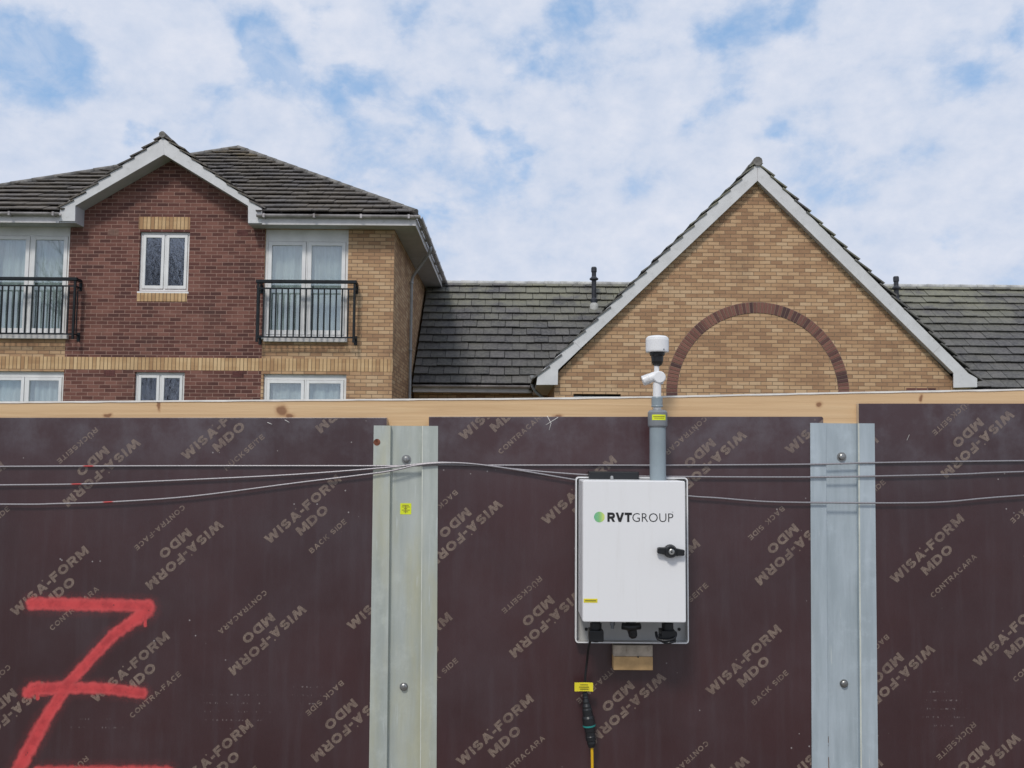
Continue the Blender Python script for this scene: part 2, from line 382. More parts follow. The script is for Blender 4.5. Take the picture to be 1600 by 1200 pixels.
def ply_nodes(m, spray):
    dust = m.rng(m.noise(2.2, 8, .65), .42, .75, 0, .15); streak = m.rng(m.noise(3.0, 6, .6, vec=m.mapped((9, 1, .8))), .45, .75, 0, .16)
    sep = m.n('ShaderNodeSeparateXYZ'); m.L.new(m.pos, sep.inputs[0])
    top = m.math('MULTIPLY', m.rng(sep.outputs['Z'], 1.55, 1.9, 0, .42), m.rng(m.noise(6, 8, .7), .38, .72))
    c = m.mix(m.rng(m.noise(1.3, 5), .3, .7), (.036, .0115, .0135), (.052, .0175, .0195))
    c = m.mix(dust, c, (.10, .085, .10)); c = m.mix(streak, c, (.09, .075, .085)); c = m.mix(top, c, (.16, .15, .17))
    vz = m.n('ShaderNodeTexVoronoi'); m.L.new(m.mapped((1, 1, 1)), vz.inputs['Vector']); vz.inputs['Scale'].default_value = 24
    sp = m.math('MULTIPLY', m.rng(vz.outputs['Distance'], .05, .09, 1, 0), m.rng(m.noise(3.1, 3), .6, .64))
    c = m.mix(m.math('MULTIPLY', sp, .6), c, (.45, .42, .40))
    for kx, ky, rx, rz in ((370, 1108, 62, 36), (150, 1132, 50, 12), (480, 1085, 30, 22), (1475, 1105, 40, 40)):      # scuffed flecks in faint rows
        x, z = F(kx, ky); dd = m.vm('LENGTH', m.vm('MULTIPLY', m.vm('SUBTRACT', m.pos, (x, FY, z)), (SC/rx, 0, SC/rz)), out=1)
        fr_ = m.math('FRACT', m.math('MULTIPLY', sep.outputs['Z'], SC/12.6)); row = m.rng(m.math('ABSOLUTE', m.math('SUBTRACT', fr_, .5)), .06, .12, 1, 0)
        fl = m.rng(m.noise(1, 2, .5, vec=m.mapped((150, 1, 60))), .56, .66)
        c = m.mix(m.math('MULTIPLY', m.math('MULTIPLY', row, fl), m.rng(dd, .6, 1.0, .28, 0)), c, (.40, .36, .34))
    sn = m.n('ShaderNodeSeparateXYZ'); m.L.new(m.geo.outputs['True Normal'], sn.inputs[0])
    edge = m.rng(m.math('ABSOLUTE', sn.outputs['X']), .8, .9)
    return m.mix(edge, c, m.mix(m.noise(40, 4), (.50, .38, .26), (.66, .56, .44)))
def ply(name, spray=False, letters=False):
    m = M(name); c = ply_nodes(m, spray)
    if letters:
        wear = m.rng(m.noise(22, 8, .75), .32, .66, .50, 1.0); fine = m.rng(m.noise(300, 3, .6), .34, .54, .35, 1)
        c = m.mix(m.math('MULTIPLY', wear, fine), c, (.235, .175, .135))
    rough = m.rng(m.noise(5, 6), .3, .7, .30, .42)
    if spray:
        k, d = spray_mask(m)
        redc = m.mix(m.rng(m.noise(24, 5, .6), .35, .7), (.60, .048, .050), (.42, .026, .03)); redc = m.mix(m.rng(d, .2, .9, 0, .4), redc, (.62, .085, .085))
        redc = m.mix(m.math('MULTIPLY', m.rng(m.noise(70, 4, .6), .64, .68), m.rng(d, .1, .7, 1, .3)), redc, (.10, .012, .015))
        c = m.mix(k, c, redc); rough = m.math('MAXIMUM', rough, m.math('MULTIPLY', k, .6))
    m.col(c).rough(rough); m.b.inputs['Specular IOR Level'].default_value = .80
    m.bump(m.noise(35, 6, .6, vec=m.mapped((1, 1, .25))), .0012); return m.m
MT['ply'] = ply('maroon_phenolic_plywood'); MT['ply_s'] = ply('maroon_plywood_sprayed', True)
MT['let'] = ply('worn_stencil_print', letters=True); MT['let_s'] = ply('worn_stencil_print_sprayed', True, True)
def pine():
    m = M('pale_pine')
    g = m.noise(1.0, 8, .6, vec=m.mapped((1.6, 1.6, 48)), dist=.6); g2 = m.noise(1.0, 5, .6, vec=m.mapped((.7, 1, 9)))
    c = m.ramp(g, [(.25, (.56, .36, .185)), (.5, (.66, .45, .245)), (.75, (.72, .52, .30))]); c = m.mix(m.rng(g2, .35, .7, 0, .45), c, (.69, .47, .27))
    sep = m.n('ShaderNodeSeparateXYZ'); m.L.new(m.pos, sep.inputs[0]); cb = m.n('ShaderNodeCombineXYZ'); m.L.new(sep.outputs['X'], cb.inputs[0]); m.L.new(sep.outputs['Z'], cb.inputs[1])
    wb = m.n('ShaderNodeTexNoise'); m.L.new(m.pos, wb.inputs['Vector']); wb.inputs['Scale'].default_value = 30
    q = m.vm('ADD', cb.outputs[0], m.vm('MULTIPLY', m.vm('SUBTRACT', wb.outputs['Color'], (.5, .5, .5)), (.025, .02, 0)))
    for kx, ky, rx, rz in ((440, 642, 10, 9), (168, 649, 7, 4), (248, 632, 3, 11), (1280, 632, 5, 5), (1439, 622, 3.5, 6), (872, 651, 8, 4), (452, 650, 8, 5)):
        x, z = F(kx, ky, FY+.024); d = m.vm('LENGTH', m.vm('MULTIPLY', m.vm('SUBTRACT', q, (x, z, 0)), (SC/rx, SC/rz, 0)), out=1)
        c = m.mix(m.rng(d, .5, 1.6, .55, 0), c, (.40, .19, .08)); c = m.mix(m.rng(d, .5, 1.0, .75, 0), c, (.20, .085, .04))
    m.col(c).rough(.7); m.bump(g, .0015); return m.m
MT['pine'] = pine()
MT['cap'] = simple('pale_wood_and_lit_edge', (.80, .77, .72), .8, var=.06, scale=18)  # pale splinter wood; on the rail strip it paints the sky-lit edge
def galv(name, c0, c1, rusty):
    m = M(name); f = m.noise(3, 8, .6, vec=m.mapped((7, 7, .7))); c = m.mix(m.rng(f, .3, .7), c0, c1)
    c = m.mix(m.rng(m.noise(9, 8, .7), .5, .75, 0, .5), c, tuple(min(1, x*1.25) for x in c1))
    c = m.mix(m.rng(m.noise(2.2, 6, .6, vec=m.mapped((3, 3, .6))), .45, .7, 0, rusty), c, (.50, .48, .30))
    scr = m.math('MULTIPLY', m.rng(m.noise(9, 5, .6, vec=m.mapped((9, 9, .5))), .63, .70, 0, .5), 1.0); c = m.mix(scr, c, (.62, .66, .64))
    vz = m.n('ShaderNodeTexVoronoi'); m.L.new(m.pos, vz.inputs['Vector']); vz.inputs['Scale'].default_value = 20
    c = m.mix(m.math('MULTIPLY', m.rng(vz.outputs['Distance'], .08, .13, 1, 0), m.rng(m.noise(5), .6, .66)), c, (.16, .17, .14))
    m.col(c).rough(m.rng(m.noise(14, 6), .3, .7, .42, .6)); m.b.inputs['Metallic'].default_value = .25; m.bump(m.noise(20, 6, vec=m.mapped((3, 3, .5))), .0008); return m.m
MT['galv_g'] = galv('greenish_galvanised_steel', (.40, .435, .40), (.50, .535, .495), .6)
MT['galv_b'] = galv('bluish_galvanised_steel', (.37, .43, .46), (.48, .545, .585), .05)
MT['edge_glint'] = simple('painted_edge_highlight', (.66, .68, .60), .4, var=.08, scale=12, metal=.2)  # lighter steel tone that paints a highlight along the post's inner edge
MT['bolt'] = simple('steel_bolt', (.35, .35, .34), .35, metal=.9)
MT['rust'] = simple('rust_spot', (.22, .075, .04), .9, var=.3, scale=60)
def wire():
    m = M('steel_wire_rope'); wv_ = m.n('ShaderNodeTexWave'); m.L.new(m.mapped((1, 1, 1)), wv_.inputs['Vector']); wv_.inputs['Scale'].default_value = 60
    c = m.mix(wv_.outputs['Fac'], (.24, .225, .235), (.40, .38, .395))
    for kx, ky in ((140, 729), (122, 755), (172, 783)):
        x, z = F(kx, ky); d = m.vm('DISTANCE', m.pos, (x, FY-.012, z), out=1); c = m.mix(m.rng(d, .012, .026, .9, 0), c, (.42, .04, .04))
    m.col(c).rough(.4); m.b.inputs['Metallic'].default_value = .5; return m.m
MT['wire'] = wire()
MT['yellow_lbl'] = simple('yellow_label', (.80, .68, .03), .5, var=.03)
MT['lime_lbl'] = simple('lime_label', (.72, .80, .02), .5, var=.03)
MT['ink'] = simple('black_ink', (.012, .012, .012), .5, var=0)
MT['ink_olive'] = simple('faded_ink', (.25, .22, .03), .5, var=0)
def boxmat():
    m = M('light_grey_powder_coat'); dr = m.rng(m.noise(6, 7, .65, vec=m.mapped((5, 5, .45))), .52, .8, 0, .22); c = m.mix(dr, (.80, .80, .80), (.58, .56, .52))
    c = m.mix(m.rng(m.noise(11, 9, .75), .58, .8, 0, .3), c, (.55, .53, .50)); m.col(c).rough(m.rng(m.noise(7, 5), .3, .7, .28, .42)); m.bump(m.noise(2.2, 2), .002); return m.m
MT['box'] = boxmat()
MT['tray'] = simple('grey_abs_tray', (.46, .46, .45), .45, var=.05, scale=6)
MT['gasket'] = simple('grey_gasket', (.10, .10, .10), .7)
MT['black'] = simple('black_plastic', (.013, .014, .016), .35, var=.1)
MT['chrome'] = simple('lock_steel', (.55, .55, .53), .3, metal=.9)
MT['whitep'] = simple('white_plastic', (.80, .80, .80), .35, var=.02)
MT['pvc'] = simple('grey_blue_pvc_pipe', (.25, .30, .325), .38, var=.06, scale=8)
MT['pvc_d'] = simple('grey_pvc_socket', (.20, .215, .23), .45, var=.06, scale=8)
MT['teal'] = simple('teal_ring', (.02, .22, .20), .4)
MT['ycable'] = simple('yellow_cable_sheath', (.72, .42, .01), .45, var=.05)
MT['plywood_block'] = simple('raw_timber_block', (.60, .38, .17), .75, var=.12, scale=14, bump=.001)
MT['grey_block'] = simple('weathered_block_face', (.45, .38, .30), .8, var=.12, scale=30)
def ground():
    m = M('gravelly_ground'); c = m.mix(m.rng(m.noise(.6, 8, .6), .35, .65), (.20, .18, .155), (.30, .275, .24))
    c = m.mix(m.rng(m.noise(30, 5), .4, .7, 0, .5), c, (.13, .12, .10)); sep = m.n('ShaderNodeSeparateXYZ'); m.L.new(m.pos, sep.inputs[0])
    g = m.rng(sep.outputs['Y'], 4.0, 6.0); c = m.mix(g, c, m.mix(m.noise(3, 8), (.045, .075, .02), (.085, .11, .035)))
    m.col(c).rough(.95); m.bump(m.noise(25, 8), .03); return m.m
MT['ground'] = ground()

# ---------------------------------------------------------------- ground
GZ = -1.85
g = MB(); ys = [-600, -60, 0, 3, 4.3, 5, 6, 7, 8.5, 10, 40, 600]; zs = [0, 0, 0, 0, 0, -.25, -.8, -1.3, -1.7, GZ, GZ, GZ]; xs = [-600, -60, -20, 0, 20, 60, 600]
vs = [(x, y, z) for y, z in zip(ys, zs) for x in xs]; nx = len(xs)
g.add(vs, [(j*nx+i, j*nx+i+1, (j+1)*nx+i+1, (j+1)*nx+i) for j in range(len(ys)-1) for i in range(nx-1)], 0, True)
tag(g.build('ground', MT['ground']), kind='structure')

# ---------------------------------------------------------------- roof tiles
def tiled(faces, name, mat, parent, gauge=.345, tw=.33, seed=1):
    """faces: (origin, u, v, polygon in (u,v)); one mesh of separate overlapping tiles"""
    rnd = random.Random(seed); out = bmesh.new(); lay = out.faces.layers.float.new('tint_f')
    for org, u, v, poly in faces:
        u = Vector(u).normalized(); v = Vector(v).normalized(); n = u.cross(v).normalized()
        if n.z < 0: n = -n
        mb = MB(); u0 = min(p[0] for p in poly); u1 = max(p[0] for p in poly); v1 = max(p[1] for p in poly)
        rows = int(math.ceil(v1/gauge))
        for i in range(rows):
            off = (.5*tw if i % 2 else 0)
            k = int(math.floor((u0-off)/tw)) - 1
            while k*tw + off < u1:
                a = k*tw + off + .003; b = a + tw - rnd.uniform(.006, .016); k += 1
                j = rnd.uniform(-.006, .008); Ln = gauge+.06; vv = i*gauge + rnd.uniform(-.008, .008)
                h0, h1 = .072+j, .012+j; th = .026
                t = min(1, max(0, rnd.gauss(.5, .25)))
                mb.add([(a, vv, h0-th), (b, vv, h0-th), (b, vv+Ln, h1-th), (a, vv+Ln, h1-th), (a, vv, h0), (b, vv, h0+rnd.uniform(0, .003)), (b, vv+Ln, h1), (a, vv+Ln, h1)],
                       [(0, 3, 2, 1), (4, 5, 6, 7), (0, 1, 5, 4), (1, 2, 6, 5), (2, 3, 7, 6), (3, 0, 4, 7)], t)
        bm = mb.bmesh()
        area = sum(poly[i][0]*poly[(i+1) % len(poly)][1]-poly[(i+1) % len(poly)][0]*poly[i][1] for i in range(len(poly)))
        for i in range(len(poly)):
            p, q = Vector(poly[i]), Vector(poly[(i+1) % len(poly)]); e = q-p
            nn = Vector((e.y, -e.x, 0)) * (1 if area > 0 else -1)
            if abs(e.y) < 1e-6 and abs(p.y) < 1e-6: continue          # keep the eaves line ragged
            if nn.length < 1e-6: continue
            r = bmesh.ops.bisect_plane(bm, geom=bm.verts[:]+bm.edges[:]+bm.faces[:], plane_co=(p.x, p.y, 0), plane_no=nn, clear_outer=True)
            ed = [x for x in r['geom_cut'] if isinstance(x, bmesh.types.BMEdge)]
            if ed: bmesh.ops.holes_fill(bm, edges=ed, sides=6)
        mat4 = Matrix((u, v, n)).transposed().to_4x4(); mat4.translation = Vector(org)
        bm.transform(mat4); me = bpy.data.meshes.new('tmp'); bm.to_mesh(me); bm.free(); out.from_mesh(me); bpy.data.meshes.remove(me)
    bmesh.ops.recalc_face_normals(out, faces=out.faces)
    return MB().build(name, mat, parent, bm=out)
def ridge_caps(mb, a, b, r=.062, step=.42, n=8):
    a, b = Vector(a), Vector(b); d = b-a; k = max(1, int(d.length/step)); d /= k
    for i in range(k):
        p, q = a+d*i, a+d*(i+1.04); rr_ = r*random.uniform(.96, 1.05)
        mb.tube([p, q], [rr_*1.05, rr_*.95], 10, True, random.random())
def window(parent, x0, x1, z0, z1, Y, leaves=2, head=.0, glassm='glass', curt=None, fw=.055, sash=.05, name='window', transom=None):
    """white framed window; children pane, curtain"""
    f = MB(); y0, y1 = Y, Y+.06
    f.box(x0, x0+fw, y0, y1, z0, z1); f.box(x1-fw, x1, y0, y1, z0, z1)
    f.box(x0+fw, x1-fw, y0+.0005, y1, z1-fw-head, z1); f.box(x0+fw, x1-fw, y0+.0005, y1, z0, z0+fw)
    iw = (x1-x0-2*fw); mull = .03; lw = (iw-(leaves-1)*mull)/leaves
    for i in range(leaves-1): f.box(x0+fw+lw+(lw+mull)*i, x0+fw+lw+(lw+mull)*i+mull, y0+.001, y1, z0+fw, z1-fw-head)
    zb, zt = z0+fw, z1-fw-head; panes = []
    for i in range(leaves):
        a = x0+fw+i*(lw+mull); b = a+lw; g_ = .006
        a += g_; b -= g_; q0, q1 = zb+g_, zt-g_; ys_, ye = y0-.014, y0+.04
        f.box(a, a+sash, ys_, ye, q0, q1); f.box(b-sash, b, ys_, ye, q0, q1); f.box(a+sash, b-sash, ys_+.0005, ye, q1-sash, q1); f.box(a+sash, b-sash, ys_+.0005, ye, q0, q0+sash*1.2)
        panes.append((a+sash, b-sash, q0+sash*1.2, q1-sash))
    w_ = f.build(name, MT['upvc'], parent, bevel=.004)
    sl = MB(); sl.box(x0-.02, x1+.02, Y-.06, Y+.05, z0-.045, z0-.002); sl.build('sill', MT['upvc'], w_, bevel=.006)
    for a, b, c, d in panes:
        p = MB(); p.box(a-.004, b+.004, y0+.012, y0+.022, c-.004, d+.004); p.build('pane', MT[glassm], w_)
    if curt:
        cmb = MB(); n = 60; ph = random.random()*6; pts = []
        for i in range(n+1):
            t = i/n; x = x0+.03+(x1-x0-.06)*t; pts.append((x, Y+.12+.018*math.sin(t*70+ph)+.012*math.sin(t*31+ph*2)))
        for i in range(n):
            (xa, ya), (xb, yb) = pts[i], pts[i+1]; cmb.add([(xa, ya, z0+.02), (xb, yb, z0+.02), (xb, yb, z1-.02), (xa, ya, z1-.02)], [(0, 1, 2, 3)], 0, True)
        cmb.build('net_curtain', MT[curt], w_)
    return w_
def wallrect(mb, x0, x1, z0, z1, Y, holes, depth=.11):
    xs = sorted({x0, x1} | {min(max(h[i], x0), x1) for h in holes for i in (0, 1)}); zs = sorted({z0, z1} | {min(max(h[i], z0), z1) for h in holes for i in (2, 3)})
    for xa, xb in zip(xs[:-1], xs[1:]):
        for za, zb in zip(zs[:-1], zs[1:]):
            cx, cz = (xa+xb)/2, (za+zb)/2
            if any(h[0] < cx < h[1] and h[2] < cz < h[3] for h in holes): continue
            mb.face([(xa, Y, za), (xb, Y, za), (xb, Y, zb), (xa, Y, zb)])
    for a, b, c, d in holes:
        if a >= x0-1e-6 and b <= x1+1e-6:
            a_, b_ = a, b
            for q in ([(a_, Y, c), (a_, Y+depth, c), (a_, Y+depth, d), (a_, Y, d)], [(b_, Y, c), (b_, Y, d), (b_, Y+depth, d), (b_, Y+depth, c)],
                      [(a_, Y, d), (a_, Y+depth, d), (b_, Y+depth, d), (b_, Y, d)], [(a_, Y, c), (b_, Y, c), (b_, Y+depth, c), (a_, Y+depth, c)]): mb.face(q)
def X(px, py, Y): return P(px, py, Y).x
def Z(py, Y, px=800): return P(px, py, Y).z

# ---------------------------------------------------------------- left building
HW = 17.70; HO = 17.35; HB = 25.6                   # wall plane, eaves plane, back wall
def house_left():
    xr = X(616, 400, HW); xl = -12.2
    root = thing('apartment_house', (-7, HW, GZ), 'red and buff brick house with hipped tiled roof, small white gable and railed balconies', 'house')
    EX = X(650, 335, HO); EL = -12.7; EB = HB+.4
    ze = Z(334, HO, 500)                                  # top of fascia
    zs = Z(351, HO, 500)                                  # underside of the boxed eaves
    xa, xb = X(106, 450, HW), X(412, 450, HW)        # red bay
    # openings
    dl = (X(-20, 450, HW), X(108, 450, HW), Z(529, HW, 60), Z(352, HW, 60)); dr = (X(415, 450, HW), X(543, 450, HW), Z(532, HW, 480), Z(358, HW, 480))
    wm = (X(217, 410, HW), X(295, 410, HW), Z(455, HW, 255), Z(362, HW, 255))
    l1 = (X(-25, 600, HW), X(103, 600, HW), Z(690, HW, 60), Z(580, HW, 60)); r1 = (X(411, 600, HW), X(541, 600, HW), Z(690, HW, 480), Z(584.5, HW, 480))
    m1 = (X(210, 600, HW), X(288, 600, HW), Z(680, HW, 250), Z(581.5, HW, 250))
    zb0, zb1 = Z(578.5, HW, 300), Z(559, HW, 300)            # soldier band
    dl = (dl[0], xa, dl[2], dl[3]); dr = (xb, dr[1], dr[2], dr[3]); l1 = (l1[0], min(l1[1], xa), l1[2], l1[3])
    y = MB(); wallrect(y, xl, xa, GZ, zs+.05, HW, [dl, l1]); y.build('wall', MT['yellow'], root, label='buff brick front wall left of the red bay')
    y = MB(); wallrect(y, xb, xr, GZ, zs+.05, HW, [dr, r1]); y.build('wall', MT['yellow'], root, label='buff brick front wall right of the red bay')
    r = MB(); wallrect(r, xa, xb, GZ, zs+.05, HW+.0005, [wm, m1])
    gx = X(257, 240, HW)
    r.face([(xa, HW, zs+.05), (xb, HW, zs+.05), (xb, HW, Z(336, HW, 400)), (gx, HW, Z(236, HW, 257)), (xa, HW, Z(335, HW, 110))])
    bay = r.build('wall', MT['red'], root, label='red brick gabled bay of the front wall')
    s = MB(); s.face([(xr, HW, GZ), (xr, HB, GZ), (xr, HB, zs+.05), (xr, HW, zs+.05)]); s.face([(xl, HW, GZ), (xl, HB, GZ), (xl, HB, zs+.05), (xl, HW, zs+.05)])
    s.face([(xl, HB, GZ), (xr, HB, GZ), (xr, HB, zs+.05), (xl, HB, zs+.05)])
    s.build('wall', MT['yellow_side'], root, label='buff brick side and back walls')
    b = MB(); b.box(xl, xr+.004, HW-.004, HW+.02, zb0, zb1); b.build('brick_band', MT['soldier'], root)
    b = MB(); b.box(X(217, 350, HW), X(297, 350, HW), HW-.004, HW+.02, Z(358.5, HW, 257), Z(339, HW, 257)); b.build('lintel', MT['soldier'], root)
    b = MB(); b.box(X(214, 465, HW), X(292, 465, HW), HW-.006, HW+.02, Z(471, HW, 253), Z(458, HW, 253)); b.build('sill_course', MT['soldier'], root)
    for px, py, k in ((171, 583.5, 0), (372, 585, 0), (379, 364, 0), (177, 363, 1)):
        a = MB(); cx, cz = X(px, py, HW), Z(py, HW, px); a.box(cx-.11, cx+.11, HW-.005, HW+.02, cz-.062, cz+.062)
        for i in range(5): a.box(cx-.09+i*.042, cx-.078+i*.042, HW-.010, HW-.004, cz-.05, cz+.05)
        a.build('air_brick', MT['airbrick_b' if k else 'airbrick'], root)
    # windows
    window(root, *dl[:2], dl[2]+.06, dl[3], HW+.05, head=.15, curt='curtain', name='french_window', sash=.075)
    window(root, *dr[:2], dr[2]+.06, dr[3], HW+.05, head=.19, curt='curtain', name='french_window', sash=.075)
    window(root, *wm, HW+.06, glassm='glass_dark', sash=.055, fw=.05)
    window(root, *m1, HW+.06, glassm='glass_dark', sash=.055, fw=.05)
    window(root, *l1, HW+.06, head=.06, curt='curtain2', sash=.06); window(root, *r1, HW+.06, head=.06, curt='curtain2', sash=.06)
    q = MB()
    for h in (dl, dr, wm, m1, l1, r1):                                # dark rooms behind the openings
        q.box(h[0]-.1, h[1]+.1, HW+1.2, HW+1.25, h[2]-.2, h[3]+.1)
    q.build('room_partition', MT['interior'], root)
    # balconies
    for c0, c1 in ((-37, 117.5), (401, 555)):
        x0, x1 = X(c0, 480, HO+.12), X(c1, 480, HO+.12); yb = HO+.12
        zt, z2, zb = Z(440, yb, 480), Z(451, yb, 480), Z(527, yb, 480)
        if c0 < 0: zt, z2, zb = Z(435.5, yb, 60), Z(446.5, yb, 60), Z(521.5, yb, 60)
        f = MB(); R = .02
        f.box(x0+.02, x1-.02, yb-R*.6, yb+R*.6, z2-.014, z2+.014); f.box(x0+.02, x1-.02, yb-R*.6, yb+R*.6, zb-.014, zb+.014)
        for xx in (x0+.02, x1-.02):
            f.box(xx-.02, xx+.02, yb-.021, yb+.021, zb-.10, zt-.02)
            f.box(xx-.012, xx+.012, yb, HW+.01, z2-.012, z2+.012); f.box(xx-.012, xx+.012, yb, HW+.01, zb-.013, zb+.013)
            f.box(xx-.03, xx+.03, HW-.012, HW-.001, zb-.12, zb+.06); f.box(xx-.03, xx+.03, HW-.012, HW-.001, z2-.06, z2+.10)
            f.box(xx-.008, xx+.008, (yb+HW)/2-.01, (yb+HW)/2+.01, zb, z2)
        fr = f.build('balcony_railing', MT['rail'], root)
        h = MB(); h.box(x0-.02, x1+.02, yb-.035, yb+.035, zt-.035, zt+.03); h.box(x0-.01, x0+.04, yb+.036, HW-.01, zt-.03, zt+.025); h.box(x1-.04, x1+.01, yb+.036, HW-.01, zt-.03, zt+.025); h.build('handrail', MT['rail'], fr, bevel=.008)
        nb = 15; first = None
        for i in range(nb):
            t = (i+1)/(nb+1); xx = x0+.02+(x1-x0-.04)*t
            if first is None:
                bb = MB(); bb.box(xx-.0135, xx+.0135, yb-.0095, yb+.0095, zb+.014, z2-.014); first = bb.build('baluster', MT['rail'], fr); fx = xx
            else:
                c = first.copy(); C.objects.link(c); c.parent = fr; c.location = (xx-fx, 0, 0)
        sl = MB(); sx0, sx1 = (X(-25, 530, HW), X(107, 530, HW)) if c0 < 0 else (X(413, 530, HW), X(543, 530, HW)); zz = Z(522, HW, 60) if c0 < 0 else Z(527, HW, 480)
        sl.box(sx0, sx1, HW-.07, HW+.05, zz-.10, zz); sl.build('door_sill', MT['fascia'], root, bevel=.008)
    # roof
    ap = P(372, 234, 21.6); sf = (ap.z-ze)
    A = ap; FRc = Vector((EX, HO, ze)); FLc = Vector((EL, HO, ze)); BR = Vector((EX, EB, ze)); BL = Vector((EL, EB, ze))
    ub = MB(); dn = Vector((0, 0, .035)); gR0, gL0 = X(402, 325, HO), X(100, 325, HO)
    ub.face([FRc-dn, BR-dn, A-dn]); ub.face([BR-dn, BL-dn, A-dn]); ub.face([BL-dn, FLc-dn, A-dn])
    def plane_y(z): return HO + (z-ze)/sf*(A.y-HO)
    gz = Z(213, HO, 255); gyr = plane_y(gz); gX = X(255, 215, HO); V = Vector((gX, gyr, gz))
    for poly in ([Vector((gR0, HO, ze)), FRc, A, V], [FLc, Vector((gL0, HO, ze)), V, A]): ub.face([p-dn for p in poly])
    roof = ub.build('roof', MT['dark'], root)
    v = Vector((0, A.y-HO, sf)); vl = v.length; vd = v/vl
    def uv(p): return (p.x, (p-Vector((0, HO, ze))).dot(vd))
    o = Vector((0, HO-.03, ze-.01))
    fR = [uv(Vector((gR0, HO, ze))), uv(FRc), uv(A), uv(V)]; fL = [uv(FLc), uv(Vector((gL0, HO, ze))), uv(V), uv(A)]
    faces = [(o, (1, 0, 0), vd, fR), (o, (1, 0, 0), vd, fL)]
    # right and left slopes
    v2 = Vector((A.x-EX, 0, sf)); l2 = v2.length; faces.append((Vector((EX, 0, ze)), (0, 1, 0), v2, [(HO, 0), (EB, 0), (A.y, l2)]))
    v3 = Vector((A.x-EL, 0, sf)); l3 = v3.length; faces.append((Vector((EL, 0, ze)), (0, 1, 0), v3, [(HO, 0), (EB, 0), (A.y, l3)]))
    v4 = Vector((0, A.y-EB, sf)); l4 = v4.length; faces.append((Vector((0, EB, ze)), (1, 0, 0), v4, [(EL, 0), (EX, 0), (A.x, l4)]))
    # gable slopes: u along Y
    for foot in (P(94, 327, HO), P(413, 327, HO)):
        vv = Vector((gX-foot.x, 0, gz-foot.z)); ll = vv.length; yv = HO-.05
        faces.append((Vector((foot.x, 0, foot.z-.03)), (0, 1, 0), vv, [(yv, 0), (HO+.25, 0), (gyr+.1, ll), (yv, ll)]))
    tiled(faces, 'roof_tiles', MT['tile_l'], roof, gauge=.288, seed=3)
    rc = MB(); ridge_caps(rc, FRc+Vector((0, 0, .05)), A+Vector((0, 0, .05))); ridge_caps(rc, FLc+Vector((0, 0, .05)), A+Vector((0, 0, .05)))
    ridge_caps(rc, BR+Vector((0, 0, .05)), A+Vector((0, 0, .05))); ridge_caps(rc, BL+Vector((0, 0, .05)), A+Vector((0, 0, .05)))
    ridge_caps(rc, (gX, HO-.06, gz+.02), (gX, gyr, gz+.02)); rc.build('ridge_tiles', MT['ridge'], roof)
    # barge boards
    ai, bi = P(257, 242, HO), None
    T = P(255, 216, HO); FLo, FRo = P(95, 323, HO), P(410, 327, HO); FLi, FRi = P(118, 332, HO), P(388, 322, HO)
    b = MB()
    FLb, FRb = P(118, 346, HO), P(388, 349, HO)
    lowL = P(93, 336, HO); lowR = P(410, 334, HO)
    b.prism([(T.x, T.z), (FLo.x, FLo.z), (lowL.x, FLb.z), (FLb.x, FLb.z), (FLi.x, P(118, 322, HO).z), (ai.x, ai.z)], HO-.022, HO)
    b.prism([(T.x, T.z), (ai.x, ai.z), (FRi.x, FRi.z), (FRb.x, FRb.z), (lowR.x, FRb.z), (FRo.x, FRo.z)], HO-.0225, HO)
    b.build('bargeboard', MT['barge'], root, bevel=.004)
    b = MB(); t_ = .03; LZ = P(118, 322, HO).z
    b.prism([(ai.x, ai.z), (FLi.x, LZ), (FLi.x, LZ+t_), (ai.x, ai.z+t_)], HO+.001, HW-.001); b.prism([(ai.x, ai.z), (FRi.x, FRi.z), (FRi.x, FRi.z+t_), (ai.x, ai.z+t_)], HO+.001, HW-.001)
    b.build('soffit', MT['soffit'], root, label='sloping soffit under the small gable')
    b = MB(); b.box(lowL.x+.01, FLb.x-.0005, HO+.0012, HW-.0012, ze-.0295, LZ+.025); b.box(FRb.x+.0005, lowR.x-.02, HO+.0012, HW-.0012, ze-.0295, FRi.z+.02); b.box(EL+.02, FLb.x, HO+.0015, HW-.001, zs, ze-.03); b.box(FRb.x, EX-.02, HO+.0015, HW-.001, zs, ze-.03)
    b.box(xr+.001, EX-.02, HW, EB, zs, ze-.03); b.box(EL+.02, xl-.001, HW, EB, zs, ze-.03); b.box(xl, xr, HB+.001, EB, zs, ze-.03); b.build('soffit', MT['soffit'], root, label='boxed eaves soffit')
    b = MB(); b.box(EL, lowL.x+.001, HO-.018, HO+.001, zs-.01, ze-.02); b.box(lowR.x, EX, HO-.018, HO+.001, zs-.01, ze-.02); b.box(EX-.0195, EX, HO+.0015, EB, zs-.01, ze-.02); b.box(EL, EL+.0195, HO+.0015, EB, zs-.01, ze-.02)
    b.build('fascia', MT['fascia'], root, bevel=.003)
    b = MB(); gzz = ze-.045
    def gut(p, q, along):
        n = 8; prof = [(-.056*math.cos(math.pi*k/n), -.056*math.sin(math.pi*k/n)) for k in range(n+1)]; prof += [(x*.9, z*.9+.002) for x, z in prof[::-1]]
        if along == 'x': b.prismx([(p[1]+a, p[2]+z) for a, z in prof], p[0], q[0])
        else: b.prism([(p[0]+a, p[2]+z) for a, z in prof], p[1], q[1])
    gut((X(403, 330, HO), HO-.078, gzz), (EX+.10, 0, 0), 'x'); gut((EL, HO-.078, gzz), (X(97, 330, HO), 0, 0), 'x'); gut((EX+.075, HO-.02, gzz), (0, EB, 0), 'y')
    for px in (415, 493, 566, 640, 20, 88): b.box(X(px, 330, HO)-.02, X(px, 330, HO)+.02, HO-.14, HO-.018, gzz-.066, gzz+.012)
